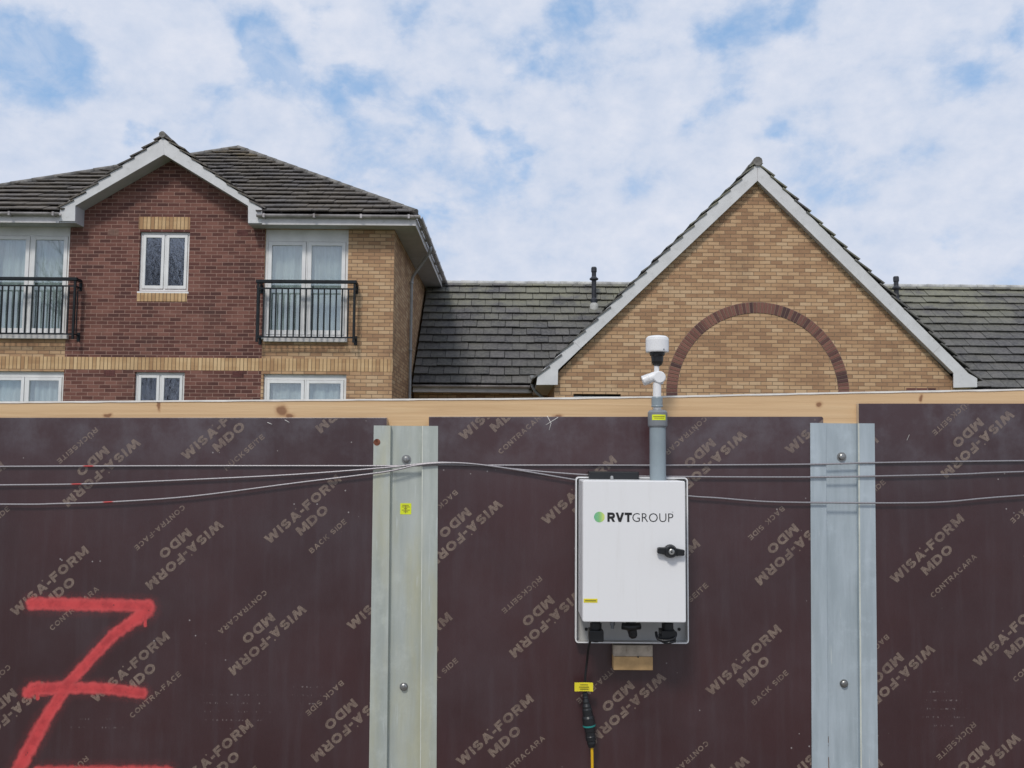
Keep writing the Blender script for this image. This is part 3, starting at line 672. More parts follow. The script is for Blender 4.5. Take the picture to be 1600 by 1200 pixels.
    for yy in (18.2, 19.2, 20.4, 21.6, 22.8, 24, 25.2): b.box(EX+.001, EX+.14, yy-.02, yy+.02, gzz-.066, gzz+.012)
    b.build('gutter', MT['gutter'], root)
    d = MB(); px_, yy = xr+.06, P(640, 500, 1).y; yd = FPX*(xr+.06)/(640-800)
    d.tube([(EX+.075, yd-.6, gzz-.04), (EX+.075, yd-.6, gzz-.14), (EX-.0, yd-.5, gzz-.24), (px_+.03, yd-.03, gzz-.62), (px_, yd, gzz-.74), (px_, yd, 2.0), (px_, yd, GZ)], .034, 12)
    for zz in (gzz-.8, 4.0, 2.6, 1.0, -.4): d.tube([(px_, yd, zz), (px_, yd, zz+.06)], .042, 12)
    d.build('downpipe', MT['pipe_grey'], root)
house_left()

# ---------------------------------------------------------------- right building: gable and long tiled range
GW, GO = 17.5, 17.38
LG, LR = 20.9, 24.2
def house_right():
    root = thing('gabled_house', (5, GW, GZ), 'buff brick building with a steep gable, red brick arch and lichened tiled roof', 'house')
    xl, xr = X(866, 600, GW), X(1491, 600, GW); ax = X(1183, 260, GW)
    zf = Z(604, GO, 1180); za = Z(260, GO, 1183)
    Tp = P(1183, 254, GO)
    wa = (X(896, 620, GW), X(970, 620, GW), Z(690, GW, 930), Z(615.5, GW, 930)); wb = (X(1405, 620, GW), X(1480, 620, GW), Z(690, GW, 1440), Z(614, GW, 1440))
    y = MB(); zt = Z(600, GW, 1180); wallrect(y, xl, xr, GZ, zt, GW, [wa, wb]); y.face([(xl, GW, zt), (xr, GW, zt), (xr, GW, zt+.12), (ax, GW, za-.15), (xl, GW, zt+.12)])
    y.build('wall', MT['yellow'], root, label='buff brick gable wall')
    s = MB(); s.face([(xl, GW, GZ), (xl, 27, GZ), (xl, 27, zt+.3), (xl, GW, zt+.1)]); s.face([(xr, GW, GZ), (xr, 27, GZ), (xr, 27, zt+.3), (xr, GW, zt+.1)])
    s.build('wall', MT['yellow_side'], root, label='buff brick return walls of the gable')
    lw = MB(); lx0 = X(617, 400, HW)+.03; zg = Z(608, LG, 700)
    lw.face([(lx0, LG+.35, GZ), (xl, LG+.35, GZ), (xl, LG+.35, zg), (lx0, LG+.35, zg)]); lw.face([(xr, LG+.35, GZ), (22, LG+.35, GZ), (22, LG+.35, zg), (xr, LG+.35, zg)])
    lw.face([(22, LG+.35, GZ), (22, 27.2, GZ), (22, 27.2, zg), (22, LG+.35, zg)]); lw.face([(lx0, 27.2, GZ), (22, 27.2, GZ), (22, 27.2, zg), (lx0, 27.2, zg)])
    lw.build('wall', MT['yellow'], root, label='buff brick wall of the low range')
    window(root, *wa[:3], wa[3]-.04, GW+.07, curt='curtain2', sash=.06); window(root, *wb[:3], wb[3]-.04, GW+.07, curt='curtain2', sash=.06)
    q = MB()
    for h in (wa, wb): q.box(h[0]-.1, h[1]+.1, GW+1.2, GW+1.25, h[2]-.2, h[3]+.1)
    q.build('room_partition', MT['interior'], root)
    l = MB(); l.box(X(1416, 608, GW), X(1462, 608, GW), GW-.005, GW+.02, Z(614, GW, 1440), Z(606.5, GW, 1440)); l.build('lintel', MT['red'], root)
    # arch of separate red bricks
    cx, cz = X(1184, 612, GW), Z(614, GW, 1184); Ro, Ri = 143/80, 126.5/80; a = MB(); n = 74
    for i in range(n+8):
        t0 = math.pi*(i-4)/n
        e = .10*math.pi/n
        c, d = t0+e, t0+math.pi/n-e; tt = random.choice([.05, .2, .35, .55, .7, .75, .8, .95]); pr = random.uniform(0, .002)
        def pt(r, t): return (cx+r*math.cos(t), cz+r*math.sin(t)*1.0)
        a.prism([pt(Ri, c), pt(Ro, c), pt(Ro, d), pt(Ri, d)], GW-.011-pr, GW+.02, tt)
    ring = a.build('brick_arch', MT['arch'], root, bevel=.002)
    mo = MB(); N_ = 60
    for i in range(N_):
        c, d = -.15+(math.pi+.3)*i/N_, -.15+(math.pi+.3)*(i+1)/N_
        mo.prism([(cx+(Ri-.008)*math.cos(c), cz+(Ri-.008)*math.sin(c)), (cx+(Ro+.008)*math.cos(c), cz+(Ro+.008)*math.sin(c)), (cx+(Ro+.008)*math.cos(d), cz+(Ro+.008)*math.sin(d)), (cx+(Ri-.008)*math.cos(d), cz+(Ri-.008)*math.sin(d))], GW-.004, GW+.01, .5)
    mo.build('mortar_bed', simple('mortar', (.27, .19, .14), .95), ring)
    # roof planes
    FL, FR = P(836, 592, GO), P(1531, 596, GO); FLf, FRf = Vector((FL.x, GO, FL.z)), Vector((FR.x, GO, FR.z))
    zR, zG = None, None
    G0 = P(700, 600, LG); R0 = P(700, 445, LR); zG, zR = G0.z, R0.z; X0, X1 = lx0+.02, 22.2
    ub = MB(); k = .05
    ub.face([(X0, LG, zG-k), (X1, LG, zG-k), (X1, LR, zR-k), (X0, LR, zR-k)]); ub.face([(X0, 27.5, zG-k), (X1, 27.5, zG-k), (X1, LR, zR-k), (X0, LR, zR-k)])
    for f in (FL, FR): ub.face([(f.x, GO+.05, f.z-k), (f.x, 27.5, f.z-k), (Tp.x, 27.5, Tp.z-k), (Tp.x, GO+.05, Tp.z-k)])
    roof = ub.build('roof', MT['dark'], root)
    sv = Vector((0, LR-LG, zR-zG)); sl = sv.length
    faces = [(Vector((0, LG-.05, zG-.02)), (1, 0, 0), sv, [(X0, 0), (X1, 0), (X1, sl+.02), (X0, sl+.02)]), (Vector((0, 27.5, zG)), (1, 0, 0), Vector((0, LR-27.5, zR-zG)), [(X0, 0), (X1, 0), (X1, sl), (X0, sl)])]
    for f in (FL, FR):
        vv = Vector((Tp.x-f.x, 0, Tp.z-f.z)); faces.append((Vector((f.x, 0, f.z-.025)), (0, 1, 0), vv, [(GO-.05, 0), (27.5, 0), (27.5, vv.length), (GO-.05, vv.length)]))
    tiled(faces, 'roof_tiles', MT['tile_r'], roof, gauge=.333, tw=.36, seed=9)
    rc = MB(); ridge_caps(rc, (Tp.x, GO-.06, Tp.z+.01), (Tp.x, 27.5, Tp.z+.01), r=.09); rc.build('ridge_tiles', MT['ridge'], roof)
    rc = MB(); ridge_caps(rc, (X0, LR, zR+.045), (X1, LR, zR+.045), r=.075, step=.45); rc.build('ridge_tiles', MT['ridge_pale'], roof)
    # barge boards
    b = MB(); Ti, To = P(1183, 283, GO), P(1183, 256, GO)
    Lo = P(838, 588, GO); Li = P(872, 580, GO); Ro_ = P(1527, 588, GO); Ri_ = P(1489, 584, GO)
    def pp(px, py): p = P(px, py, GO); return (p.x, p.z)
    b.prism([(To.x, To.z), pp(840, 586), pp(838, 601.5), pp(871.5, 601.5), pp(872, 578), (Ti.x, Ti.z)], GO-.025, GO)
    b.prism([(To.x, To.z), (Ti.x, Ti.z), pp(1489, 583), pp(1489, 606), pp(1526, 605), pp(1526, 591), pp(1513, 584)], GO-.0255, GO)
    b.build('bargeboard', MT['barge'], root, bevel=.004)
    for (a1, b1), (c1, d1) in (((902, 537), (908, 556)), ((1457, 552), (1468, 541)), ((1183, 257), (1183, 283))):
        jx = MB(); p1, p2 = P(a1, b1, GO), P(c1, d1, GO)
        if a1 == 902: p1, p2 = P(897, 534, GO), P(908, 545, GO)
        nn = Vector((-(p2.z-p1.z), 0, p2.x-p1.x)).normalized()*.003
        jx.prism([(p1.x-nn.x, p1.z-nn.z), (p2.x-nn.x, p2.z-nn.z), (p2.x+nn.x, p2.z+nn.z), (p1.x+nn.x, p1.z+nn.z)], GO-.0268, GO-.0262); jx.build('board_joint', MT['gutter'], root)
    b = MB()
    b.prism([(Ti.x, Ti.z), pp(872, 578), pp(872, 573), (Ti.x, Ti.z+.06)], GO+.001, GW-.001); b.prism([(Ti.x, Ti.z), pp(1489, 583), pp(1489, 578), (Ti.x, Ti.z+.06)], GO+.001, GW-.001)
    e = pp(871.5, 601.5); b.box(pp(838, 601)[0]+.01, xl-.002, GO+.001, 20.8, e[1]+.01, e[1]+.1); b.box(xr+.002, pp(1526, 601)[0]-.01, GO+.001, 20.8, e[1]+.01, e[1]+.1)
    b.build('soffit', MT['soffit'], root)
    # gutters of the low range
    g_ = MB(); n = 8; prof = [(-.06*math.cos(math.pi*k/n), -.06*math.sin(math.pi*k/n)) for k in range(n+1)]; prof += [(a_*.9, z_*.9+.002) for a_, z_ in prof[::-1]]
    xg1 = X(836, 600, LG)
    g_.prismx([(LG-.08+a_, zG-.03+z_) for a_, z_ in prof], X0, xg1); g_.prismx([(LG-.08+a_, zG-.03+z_) for a_, z_ in prof], X(1532, 600, LG), X1)
    g_.build('gutter', MT['gutter'], root)
    g_ = MB(); g_.box(X0, xg1, LG, LG+.02, zG-.19, zG-.03); g_.box(X(1532, 600, LG), X1, LG, LG+.02, zG-.19, zG-.03); g_.build('fascia', MT['fascia'], root)
    g_ = MB(); g_.box(X0, xg1, LG+.021, LG+.35, zG-.19, zG-.17); g_.box(xr, X1, LG+.021, LG+.35, zG-.19, zG-.17); g_.build('soffit', MT['soffit'], root)
    d = MB(); Yp = 19.0; p0 = P(832, 592, Yp)
    d.tube([P(832, 588, Yp), P(832, 603, Yp), P(836, 611, Yp), P(846, 620, Yp), P(852, 628, Yp), P(853, 640, Yp), (P(853, 640, Yp).x, Yp, GZ)], .036, 12)
    d.tubeprof(P(832, 594, Yp), (0, 0, 1), [(.04, 0), (.06, .05), (.065, .10)], 14); d.build('downpipe', MT['pipe_grey'], root)
    # soil vent pipes
    def roofpt(px, py):
        dd = ray(px, py); # intersect with front slope
        nrm_ = Vector((0, -(zR-zG), LR-LG)); p0_ = Vector((0, LG, zG)); c0 = Vector((0, 0, EYE)); t = (p0_-c0).dot(nrm_)/dd.dot(nrm_); return c0+dd*t
    vp = None
    for px, py in ((928, 474), (1401, 474)):
        p = roofpt(px, py); sc = FPX/p.y; ztop = p.z+((474-416)/sc if px < 1000 else (474-431)/sc)
        H = ztop-p.z; m = MB(); c = (p.x, p.y)
        m.lathe(c, [(.10, p.z-.15), (.10, p.z+.10), (.075, p.z+.12), (.062, p.z+.14), (.062, ztop-.36), (.075, ztop-.36), (.115, ztop-.34), (.118, ztop-.31), (.08, ztop-.28), (.06, ztop-.25), (.06, ztop-.15), (.075, ztop-.13), (.075, ztop-.03), (.06, ztop), (.0, ztop)], 20)
        v_ = m.build('vent_pipe', MT['dark_pipe'], roof)
        if px < 1000:
            f = MB(); q = roofpt(px, 482); f.lathe((q.x, q.y-.04), [(.13, q.z-.1), (.12, q.z+.04), (.10, q.z+.12), (.06, q.z+.14)], 16); f.build('flashing', MT['ridge_pale'], v_)
house_right()

# ---------------------------------------------------------------- hoarding
def text_mesh(body, bold=0.0):
    cu = bpy.data.curves.new('txt', 'FONT'); cu.body = body; cu.size = 1; cu.offset = bold; cu.resolution_u = 3; cu.fill_mode = 'FRONT' if hasattr(cu, 'fill_mode') else cu.fill_mode
    o = bpy.data.objects.new('txt', cu); C.objects.link(o); dg = bpy.context.evaluated_depsgraph_get(); me = bpy.data.meshes.new_from_object(o.evaluated_get(dg))
    bpy.data.objects.remove(o); bm = bmesh.new(); bm.from_mesh(me); bpy.data.meshes.remove(me)
    x0 = min(v.co.x for v in bm.verts); x1 = max(v.co.x for v in bm.verts)
    return bm, x0, x1
_tc = {}
def text_verts(body, bold):
    k = (body, bold)
    if k not in _tc:
        bm, x0, x1 = text_mesh(body, bold); bm.verts.ensure_lookup_table(); bm.verts.index_update()
        _tc[k] = ([v.co.copy() for v in bm.verts], [[v.index for v in f.verts] for f in bm.faces], x0, x1); bm.free()
    return _tc[k]
CAP = .70                                           # cap height of the built-in font at size 1 (about)
def arc(cx, cy, rx, ry, a0, a1, n=14):
    return [(cx+rx*math.cos(math.radians(a0+(a1-a0)*i/n)), cy+ry*math.sin(math.radians(a0+(a1-a0)*i/n))) for i in range(n+1)]
# strokes: 'l' a ribbon along a centre line, 'd' a diagonal cut level at both ends; in a box of width w and height 1
def glyphs(t):
    h = t/2; B_, T_ = h, 1-h
    def v(x): return ('l', [(x, 0), (x, 1)])
    def hz(y, a, b): return ('l', [(a, y), (b, y)])
    G = {}
    G['I'] = (t, [v(h)])
    G['-'] = (.42, [hz(.40, 0, .42)]); G[' '] = (.35, [])
    G['W'] = (1.42, [('d', [(h*1.1, 1), (.40, 0)]), ('d', [(.40, 0), (.71, .92)]), ('d', [(.71, .92), (1.02, 0)]), ('d', [(1.02, 0), (1.42-h*1.1, 1)])])
    G['V'] = (1.0, [('d', [(h*1.1, 1), (.5, 0)]), ('d', [(.5, 0), (1-h*1.1, 1)])])
    G['A'] = (1.0, [('d', [(h*1.1, 0), (.5, 1)]), ('d', [(.5, 1), (1-h*1.1, 0)]), hz(.30, .26, .74)])
    G['M'] = (1.12, [v(h), v(1.12-h), ('d', [(h*1.2, 1), (.56, .12)]), ('d', [(.56, .12), (1.12-h*1.2, 1)])])
    G['N'] = (.88, [v(h), v(.88-h), ('d', [(h*1.2, 1), (.88-h*1.2, 0)])])
    G['F'] = (.76, [v(h), hz(T_, h, .76), hz(.50, h, .68)])
    G['E'] = (.76, [v(h), hz(T_, h, .76), hz(.52, h, .70), hz(B_, h, .76)])
    G['T'] = (.84, [v(.42), hz(T_, 0, .84)])
    G['K'] = (.92, [v(h), ('d', [(.26, .42), (.92-h*1.3, 1)]), ('d', [(.36, .56), (.92-h*1.2, 0)])])
    bowl = lambda x, y0, y1: [(h, y1)] + arc(x-(y1-y0)/2, (y0+y1)/2, (y1-y0)/2, (y1-y0)/2, 90, -90, 10) + [(h, y0)]
    G['R'] = (.90, [v(h), ('l', bowl(.88-h, .46, T_)), ('d', [(.48, .48), (.90-h*1.1, 0)])])
    G['P'] = (.85, [v(h), ('l', bowl(.85-h, .42, T_))])
    G['B'] = (.86, [v(h), ('l', bowl(.80-h, .53, T_)), ('l', bowl(.86-h, B_, .53))])
    G['D'] = (.94, [v(h), ('l', [(h, T_), (.45, T_)] + arc(.45, .5, .49-h, .5-h, 85, -85, 14) + [(.45, B_), (h, B_)])])
    G['O'] = (1.04, [('c', arc(.52, .5, .52-h, .5-h, 0, 360, 28)[:-1])])
    G['C'] = (.94, [('l', arc(.50, .5, .50-h, .5-h, 42, 318, 22))])
    G['U'] = (.90, [('l', [(h, 1), (h, .45)] + arc(.45, .42, .45-h, .42-h, 180, 360, 14) + [(.90-h, .45), (.90-h, 1)])])
    G['\u00dc'] = (.90, G['U'][1] + [('l', [(.22, 1.10), (.22, 1.26)]), ('l', [(.68, 1.10), (.68, 1.26)])])
    r = (.5-h)/2+h*.02
    G['S'] = (.86, [('l', arc(.43, T_-r, .43-h, r, 28, 270, 14) + arc(.43, B_+r, .43-h, r, 90, -152, 14)[0:])])
    return G
GL = {.265: glyphs(.265), .21: glyphs(.21)}
def block_text(mb, body, origin, e, d, width, cap, Y, t, gap):
    G = GL[t]; tot = sum(G[c][0] for c in body)+gap*(len(body)-1); sx = width/tot; x = 0; lay = 0
    def P2(a, b, ly): return (origin[0]+e[0]*a*sx+d[0]*b*cap, Y-ly*.00002, origin[1]+e[1]*a*sx+d[1]*b*cap)
    for c in body:
        wd, st = G[c]
        for kind, pts in st:
            lay = (lay+1) % 10; n = len(pts); L_, R_ = [], []
            for i, (px, py) in enumerate(pts):
                if kind == 'd': L_.append((px-t*.54, py)); R_.append((px+t*.54, py)); continue
                a = pts[i-1] if (i or kind == 'c') else None; b = pts[(i+1) % n] if (i < n-1 or kind == 'c') else None
                d1 = Vector((px-a[0], py-a[1])) if a else None; d2 = Vector((b[0]-px, b[1]-py)) if b else None
                d1 = d1.normalized() if d1 is not None and d1.length > 1e-9 else None; d2 = d2.normalized() if d2 is not None and d2.length > 1e-9 else None
                if d1 is None and d2 is None: d1 = Vector((1, 0))
                t_ = ((d1 or d2)+(d2 or d1)).normalized(); nn = Vector((-t_.y, t_.x)); k = 1/max(.5, t_.dot(d1 or d2))
                L_.append((px+nn.x*t/2*k, py+nn.y*t/2*k)); R_.append((px-nn.x*t/2*k, py-nn.y*t/2*k))
            vs = [P2(x+a, b, lay) for a, b in L_]+[P2(x+a, b, lay) for a, b in R_]; m = n if kind == 'c' else n-1
            mb.add(vs, [(i, (i+1) % n, n+(i+1) % n, n+i) for i in range(m)], 0)
        x += wd+gap
def put_text(mb, body, origin, e, d, width, cap, Y, bold=.03, tint=0, center=None):
    """origin: (x,z) baseline start; e: unit along; d: unit up, in metres"""
    vs, fs, x0, x1 = text_verts(body, bold)
    caph = 0.72
    sx = width/(x1-x0); sy = cap/caph
    mb.add([(origin[0]+e[0]*(v.x-x0)*sx+d[0]*v.y*sy, Y, origin[1]+e[1]*(v.x-x0)*sx+d[1]*v.y*sy) for v in vs], [f[::-1] for f in fs], tint)
TH = math.radians(42)
THIRD = {'B': ('BACK SIDE', 72), 'R': ('R\u00dcCKSEITE', 78), 'C': ('CONTRACARA', 94), 'F': ('CONTRA-FACE', 98)}
def stamp(trio, x, y, third, flip):
    mb = trio[0]
    s = -1 if flip else 1
    x += 9*s; y += 1*s
    e = (math.cos(TH)*s, math.sin(TH)*s); up = (-math.sin(TH)*s, math.cos(TH)*s)      # metre frame, z up
    o = F(x, y); k = 1/SC; Y = FY-.0006
    def at(al, pe): return (o[0]+(e[0]*al-up[0]*pe)*k, o[1]+(e[1]*al-up[1]*pe)*k)
    block_text(mb, 'WISA-FORM', at(0, 0), e, up, 148*k, 14.5*k, Y, .265, .15)
    block_text(trio[1], 'MDO', at(45, 22.5), e, up, 58*k, 14.5*k, Y, .265, .15)
    b, wd = THIRD[third]; block_text(trio[2], b, at(76-wd/2, 54), e, up, wd*k, 8.0*k, Y, .21, .20)
    c = at(66, -15); mb.add([(c[0]+.0032*math.cos(a), Y, c[1]+.0032*math.sin(a)) for a in [i*math.pi/4 for i in range(8)]], [tuple(range(8))], 0)
ST = {1: [(282, 719, 'R', 0), (412, 850, 'B', 0), (15, 963, 'C', 0), (141, 1098, 'F', 0), (271, 1237, 'B', 0), (541, 985, 'C', 0), (-115, 830, 'B', 0), (-245, 1100, 'C', 0),
          (221, 684, 'R', 1), (350, 812, 'F', 1), (480, 944, 'C', 1), (609, 1078, 'B', 1), (78, 1062, 'F', 1), (208, 1198, 'R', 1), (613, 570, 'B', 1), (-52, 930, 'R', 1)],
      2: [(716, 688, 'C', 0), (845, 820, 'B', 0), (975, 952, 'R', 0), (1102, 1087, 'B', 0), (1232, 1220, 'C', 0), (585, 1068, 'B', 0), (712, 1197, 'C', 0), (1226, 710, 'B', 0),
          (1167, 672, 'C', 1), (786, 780, 'B', 1), (916, 917, 'R', 1), (1041, 1050, 'F', 1), (1297, 805, 'B', 1), (1171, 1180, 'C', 1), (1428, 935, 'B', 1)],
      3: [(1390, 912, 'C', 0), (1520, 1042, 'F', 0), (1256, 788, 'B', 0), (1260, 1298, 'R', 0), (1650, 1175, 'B', 0), (1585, 640, 'R', 1), (1461, 1006, 'B', 1), (1595, 1145, 'R', 1), (1715, 770, 'F', 1), (1745, 900, 'B', 1)]}
def hoarding():
    root = thing('site_hoarding', (0, FY, 0), 'hoarding of dark maroon printed plywood panels with pale top rail and two steel posts', 'hoarding')
    PT = .024
    spans = {1: (-420, 604.5, 652.5), 2: (670, 1286.5, 651), 3: (1341.5, 2020, 630.5)}
    for i, (a, b, t) in spans.items():
        x0, zt0 = F(a, t); x1, zt = F(b, t); zt0, zt = (zt0, zt)
        m = MB(); r = .007
        eb = {1: (-420, 600), 2: (667, 1280), 3: (1346, 2020)}[i]; z12 = F(a, 1200)[1]; kk = (zt0-.06)/(zt0-z12)
        xl_ = x0+(F(eb[0], 1200)[0]-x0)*kk if i > 1 else x0; xr_ = x1+(F(eb[1], 1200)[0]-x1)*kk if i < 3 else x1
        poly = [(xl_, .06), (xr_, .06), (x1, zt-r), (x1-r*.3, zt-r*.3), (x1-r, zt), (x0, zt0)]
        if i == 1: poly = [(xl_, .06), (xr_, .06), (x1, zt), (x0, zt0)]
        m.prism(poly, FY, FY+PT, .5)
        labs = {1: 'plywood panel sprayed with a large red barred letter', 2: 'plywood panel behind the grey box', 3: 'plywood panel standing slightly higher than the others'}
        p = m.build('plywood_panel', MT['ply_s' if i == 1 else 'ply'], root, label=labs[i], bevel=.0015)
        for s in ST[i]:
          trio = [MB(), MB(), MB()]; stamp(trio, *s)
          for tx in trio:
            bm = tx.bmesh()
            for co, no in (((x0+.002, 0, 0), (-1, 0, 0)), ((x1-.002, 0, 0), (1, 0, 0)), ((x1, 0, zt-.004), (-(zt-zt0), 0, x1-x0)), ((0, 0, .07), (0, 0, -1))):
                bmesh.ops.bisect_plane(bm, geom=bm.verts[:]+bm.edges[:]+bm.faces[:], plane_co=co, plane_no=no, clear_outer=True)
            if len(bm.faces): MB().build('printed_lettering', MT['let_s' if i == 1 else 'let'], p, bm=bm)
    # timber rail
    Yt = FY+PT+.0005
    tp = [(-420, 631), (0, 628), (430, 625), (800, 622.5), (1000, 620), (1300, 613.5), (1600, 608), (2020, 601)]
    poly = [F(a, b, Yt) for a, b in tp]; zb = F(0, 735, Yt)[1]
    m = MB()
    for (xa, za), (xb, zb_) in zip(poly[:-1], poly[1:]): m.prism([(xa, zb), (xb, zb), (xb, zb_), (xa, za)], Yt, Yt+.045, .5)
    bm = m.bmesh(); bmesh.ops.remove_doubles(bm, verts=bm.verts, dist=1e-5)
    inn = [f for f in bm.faces if abs(f.normal.x) > .99 and poly[0][0]+.01 < f.calc_center_median().x < poly[-1][0]-.01]
    bmesh.ops.delete(bm, geom=inn, context='FACES'); bmesh.ops.recalc_face_normals(bm, faces=bm.faces)
    MB().build('top_rail', MT['pine'], root, bm=bm)
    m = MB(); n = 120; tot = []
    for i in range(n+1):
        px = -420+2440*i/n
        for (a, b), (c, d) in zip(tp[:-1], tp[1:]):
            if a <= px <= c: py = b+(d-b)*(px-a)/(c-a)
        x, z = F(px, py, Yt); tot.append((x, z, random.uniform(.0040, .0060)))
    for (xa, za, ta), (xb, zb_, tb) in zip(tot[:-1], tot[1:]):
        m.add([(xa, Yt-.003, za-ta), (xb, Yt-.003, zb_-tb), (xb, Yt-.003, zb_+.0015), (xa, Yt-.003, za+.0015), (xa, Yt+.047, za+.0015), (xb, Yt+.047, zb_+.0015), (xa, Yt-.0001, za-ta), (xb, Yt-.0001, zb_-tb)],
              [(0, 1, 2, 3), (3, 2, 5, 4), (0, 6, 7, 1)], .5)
    m.build('rail_lit_edge', MT['cap'], root)  # added pale strip standing for the rail's top edge catching the sky
    # back supports (never seen from the front, but they hold the panels up)
    for bx in (-.49, 1.25, -1.9, 2.6):
        m = MB(); m.box(bx-.02, bx+.06, Yt+.046, Yt+.12, -.1, 1.78); m.build('rear_stud', MT['pine'], root)
    # steel posts: hat section, flanges on the panels, recessed web
    D = .0215; tk = .0025
    for q, (c, top, bot, mat) in enumerate((((584, 610, 660, 684.5), 665, (576.5, 604, 656.5, 682), 'galv_g'), ((1266, 1290.5, 1341, 1366.5), 661, (1268.5, 1294, 1345, 1372), 'galv_b'))):
        yf, yw = FY-.0035, FY-.0035+D
        zt = F(c[1], top, yf)[1]; xt = [F(v, top, yf)[0] for v in c]; z1200 = F(c[1], 1200, yf)[1]; xb1 = [F(v, 1200, yf)[0] for v in bot]
        zb = .0; xb = [a+(b-a)*(zt-zb)/(zt-z1200) for a, b in zip(xt, xb1)]
        m = MB(); prof_t = [(xt[0], yf), (xt[1], yf), (xt[1], yw), (xt[2], yw), (xt[2], yf), (xt[3], yf)]; prof_b = [(xb[0], yf), (xb[1], yf), (xb[1], yw), (xb[2], yw), (xb[2], yf), (xb[3], yf)]
        outl = [(0, 0), (1, 0), (1, 1), (2, 1), (2, 0), (3, 0), (3, 2), (2, 2)]
        def ringz(xx, z):
            a, b, c_, d = xx; i1 = .0025
            return [(a, yf, z), (b, yf, z), (b+.0008, yf+.001, z), (b+.0008, yw, z), (c_-.0008, yw, z), (c_-.0008, yf+.001, z), (c_, yf, z), (d, yf, z), (d, yf+tk, z), (c_+i1, yf+tk, z), (c_+i1, yw+tk, z), (b-i1, yw+tk, z), (b-i1, yf+tk, z), (a, yf+tk, z)]
        A_, B_ = ringz(xb, zb), ringz(xt, zt); n = len(A_)
        fs = [(i, (i+1) % n, (i+1) % n+n, i+n) for i in range(n)]
        # end caps as strips
        for o_ in (0, n): fs += [(o_+0, o_+1, o_+12, o_+13), (o_+1, o_+2, o_+12), (o_+2, o_+3, o_+11, o_+12), (o_+3, o_+4, o_+10, o_+11), (o_+4, o_+5, o_+9, o_+10), (o_+5, o_+6, o_+9), (o_+6, o_+7, o_+8, o_+9)]
        m.add(A_+B_, fs, .5)
        edge_glint = MB(); lw_ = .0028 if q == 0 else .004
        edge_glint.add([(xb[2]+.0002-(lw_*.3), yf-.0006, zb), (xb[2]+lw_, yf-.0006, zb), (xt[2]+lw_, yf-.0006, zt), (xt[2]-(lw_*.3), yf-.0006, zt), (xb[2]-(lw_*.3), yf+.002, zb), (xt[2]-(lw_*.3), yf+.002, zt)], [(0, 1, 2, 3), (4, 0, 3, 5)], .5)
        post = m.build('steel_post', MT[mat], root, label=('greenish galvanised channel post with a yellow sticker' if q == 0 else 'bluish galvanised channel post'))
        edge_glint.build('flange_edge_highlight', MT['edge_glint'], post)  # added thin strip; the bright lit edge line is in its colour
        for bx, by in (((635, 718), (631, 1073)), ((1315, 714), (1318.5, 1068)))[q]:
            p = P(bx, by, yw); bb = MB(); bb.tubeprof(p+Vector((0, .0005, 0)), (0, -1, 0), [(.018 if by < 800 else .0155, 0), (.018 if by < 800 else .0155, .0025)], 20)
            bb.tubeprof(p, (0, -1, 0), [(.0125, .003), (.0125, .010), (.009, .0125), (0, .0135)], 6 if by < 800 else 16); bb.build('bolt', MT['bolt'], post)
        if q == 0:
            p = P(634, 795, yw); bb = MB(); bb.rrect(p.x-.021, p.x+.021, p.z-.021, p.z+.021, yw-.0008, yw-.0001, .003); st = bb.build('sticker', MT['lime_lbl'], post)
            bb = MB()
            for i, ww in enumerate((.022, .03, .012, .03, .018)): bb.box(p.x-ww/2+random.uniform(-.003, .003), p.x+ww/2, yw-.0013, yw-.0009, p.z+.012-i*.006, p.z+.0145-i*.006)
            bb.box(p.x-.002, p.x+.001, yw-.0014, yw-.001, p.z-.016, p.z+.014); bb.build('print', MT['ink_olive'], st)
            p = P(589, 691, yf); bb = MB(); bb.tubeprof(p, (0, -1, 0), [(.013, 0), (.013, .0006)], 18); bb.build('rust_spot', MT['rust'], post)
    # splinters / torn wood at the rail
    m = MB()
    for pts in (((855, 650), (861, 661), (858, 672)), ((853, 664), (872, 652)), ((1408, 662 - 0), (1417, 678), (1420, 690)), ((418, 660), (425, 663)), ((445, 656), (452, 660))):
        if pts[0][0] == 1408: pts = ((1418, 686), (1421, 679), (1417, 688))
        m.tube([P(a, b, FY-.001) for a, b in pts], .0011, 6)
    m.build('wood_splinter', MT['cap'], root)
hoarding()

# ---------------------------------------------------------------- steel wires
def smooth(pts, k=8):
    pts = [Vector(p) for p in pts]; out = []
    for i in range(len(pts)-1):
        p0, p1, p2, p3 = pts[max(i-1, 0)], pts[i], pts[i+1], pts[min(i+2, len(pts)-1)]
        for j in range(k):
            t = j/k; out.append(.5*((2*p1)+(p2-p0)*t+(2*p0-5*p1+4*p2-p3)*t*t+(3*p1-p0-3*p2+p3)*t**3))
    out.append(pts[-1]); return out
WY = FY-.0075
wires = [([(-420, 731), (0, 729), (300, 728), (600, 728), (655, 727.5), (690, 726), (760, 727), (900, 727), (1060, 727), (1265, 725.5), (1370, 723), (1600, 720), (2020, 716)], 0, 'uppermost of three thin steel wires, nearly level across the hoarding'),
         ([(-420, 762), (0, 758), (140, 756), (300, 749.5), (460, 741.5), (600, 731), (650, 725.5), (690, 722.5), (740, 725), (800, 732.5), (900, 741), (985, 744), (1090, 745), (1160, 745.5), (1265, 745.5), (1370, 744), (1500, 741), (1600, 737), (2020, 726)], -.004, 'middle of three thin steel wires, meeting the others at the greenish post'),
         ([(-420, 784), (0, 788), (90, 787), (180, 784), (300, 775.5), (460, 755), (600, 737.5), (650, 727), (690, 723.5), (735, 724.5), (800, 733), (900, 750), (990, 764), (1076, 775), (1120, 778), (1200, 784), (1300, 785.5), (1400, 786), (1480, 784), (1600, 774), (2020, 750)], -.008, 'lowest of three thin steel wires, sagging below the others and passing behind the grey box')]
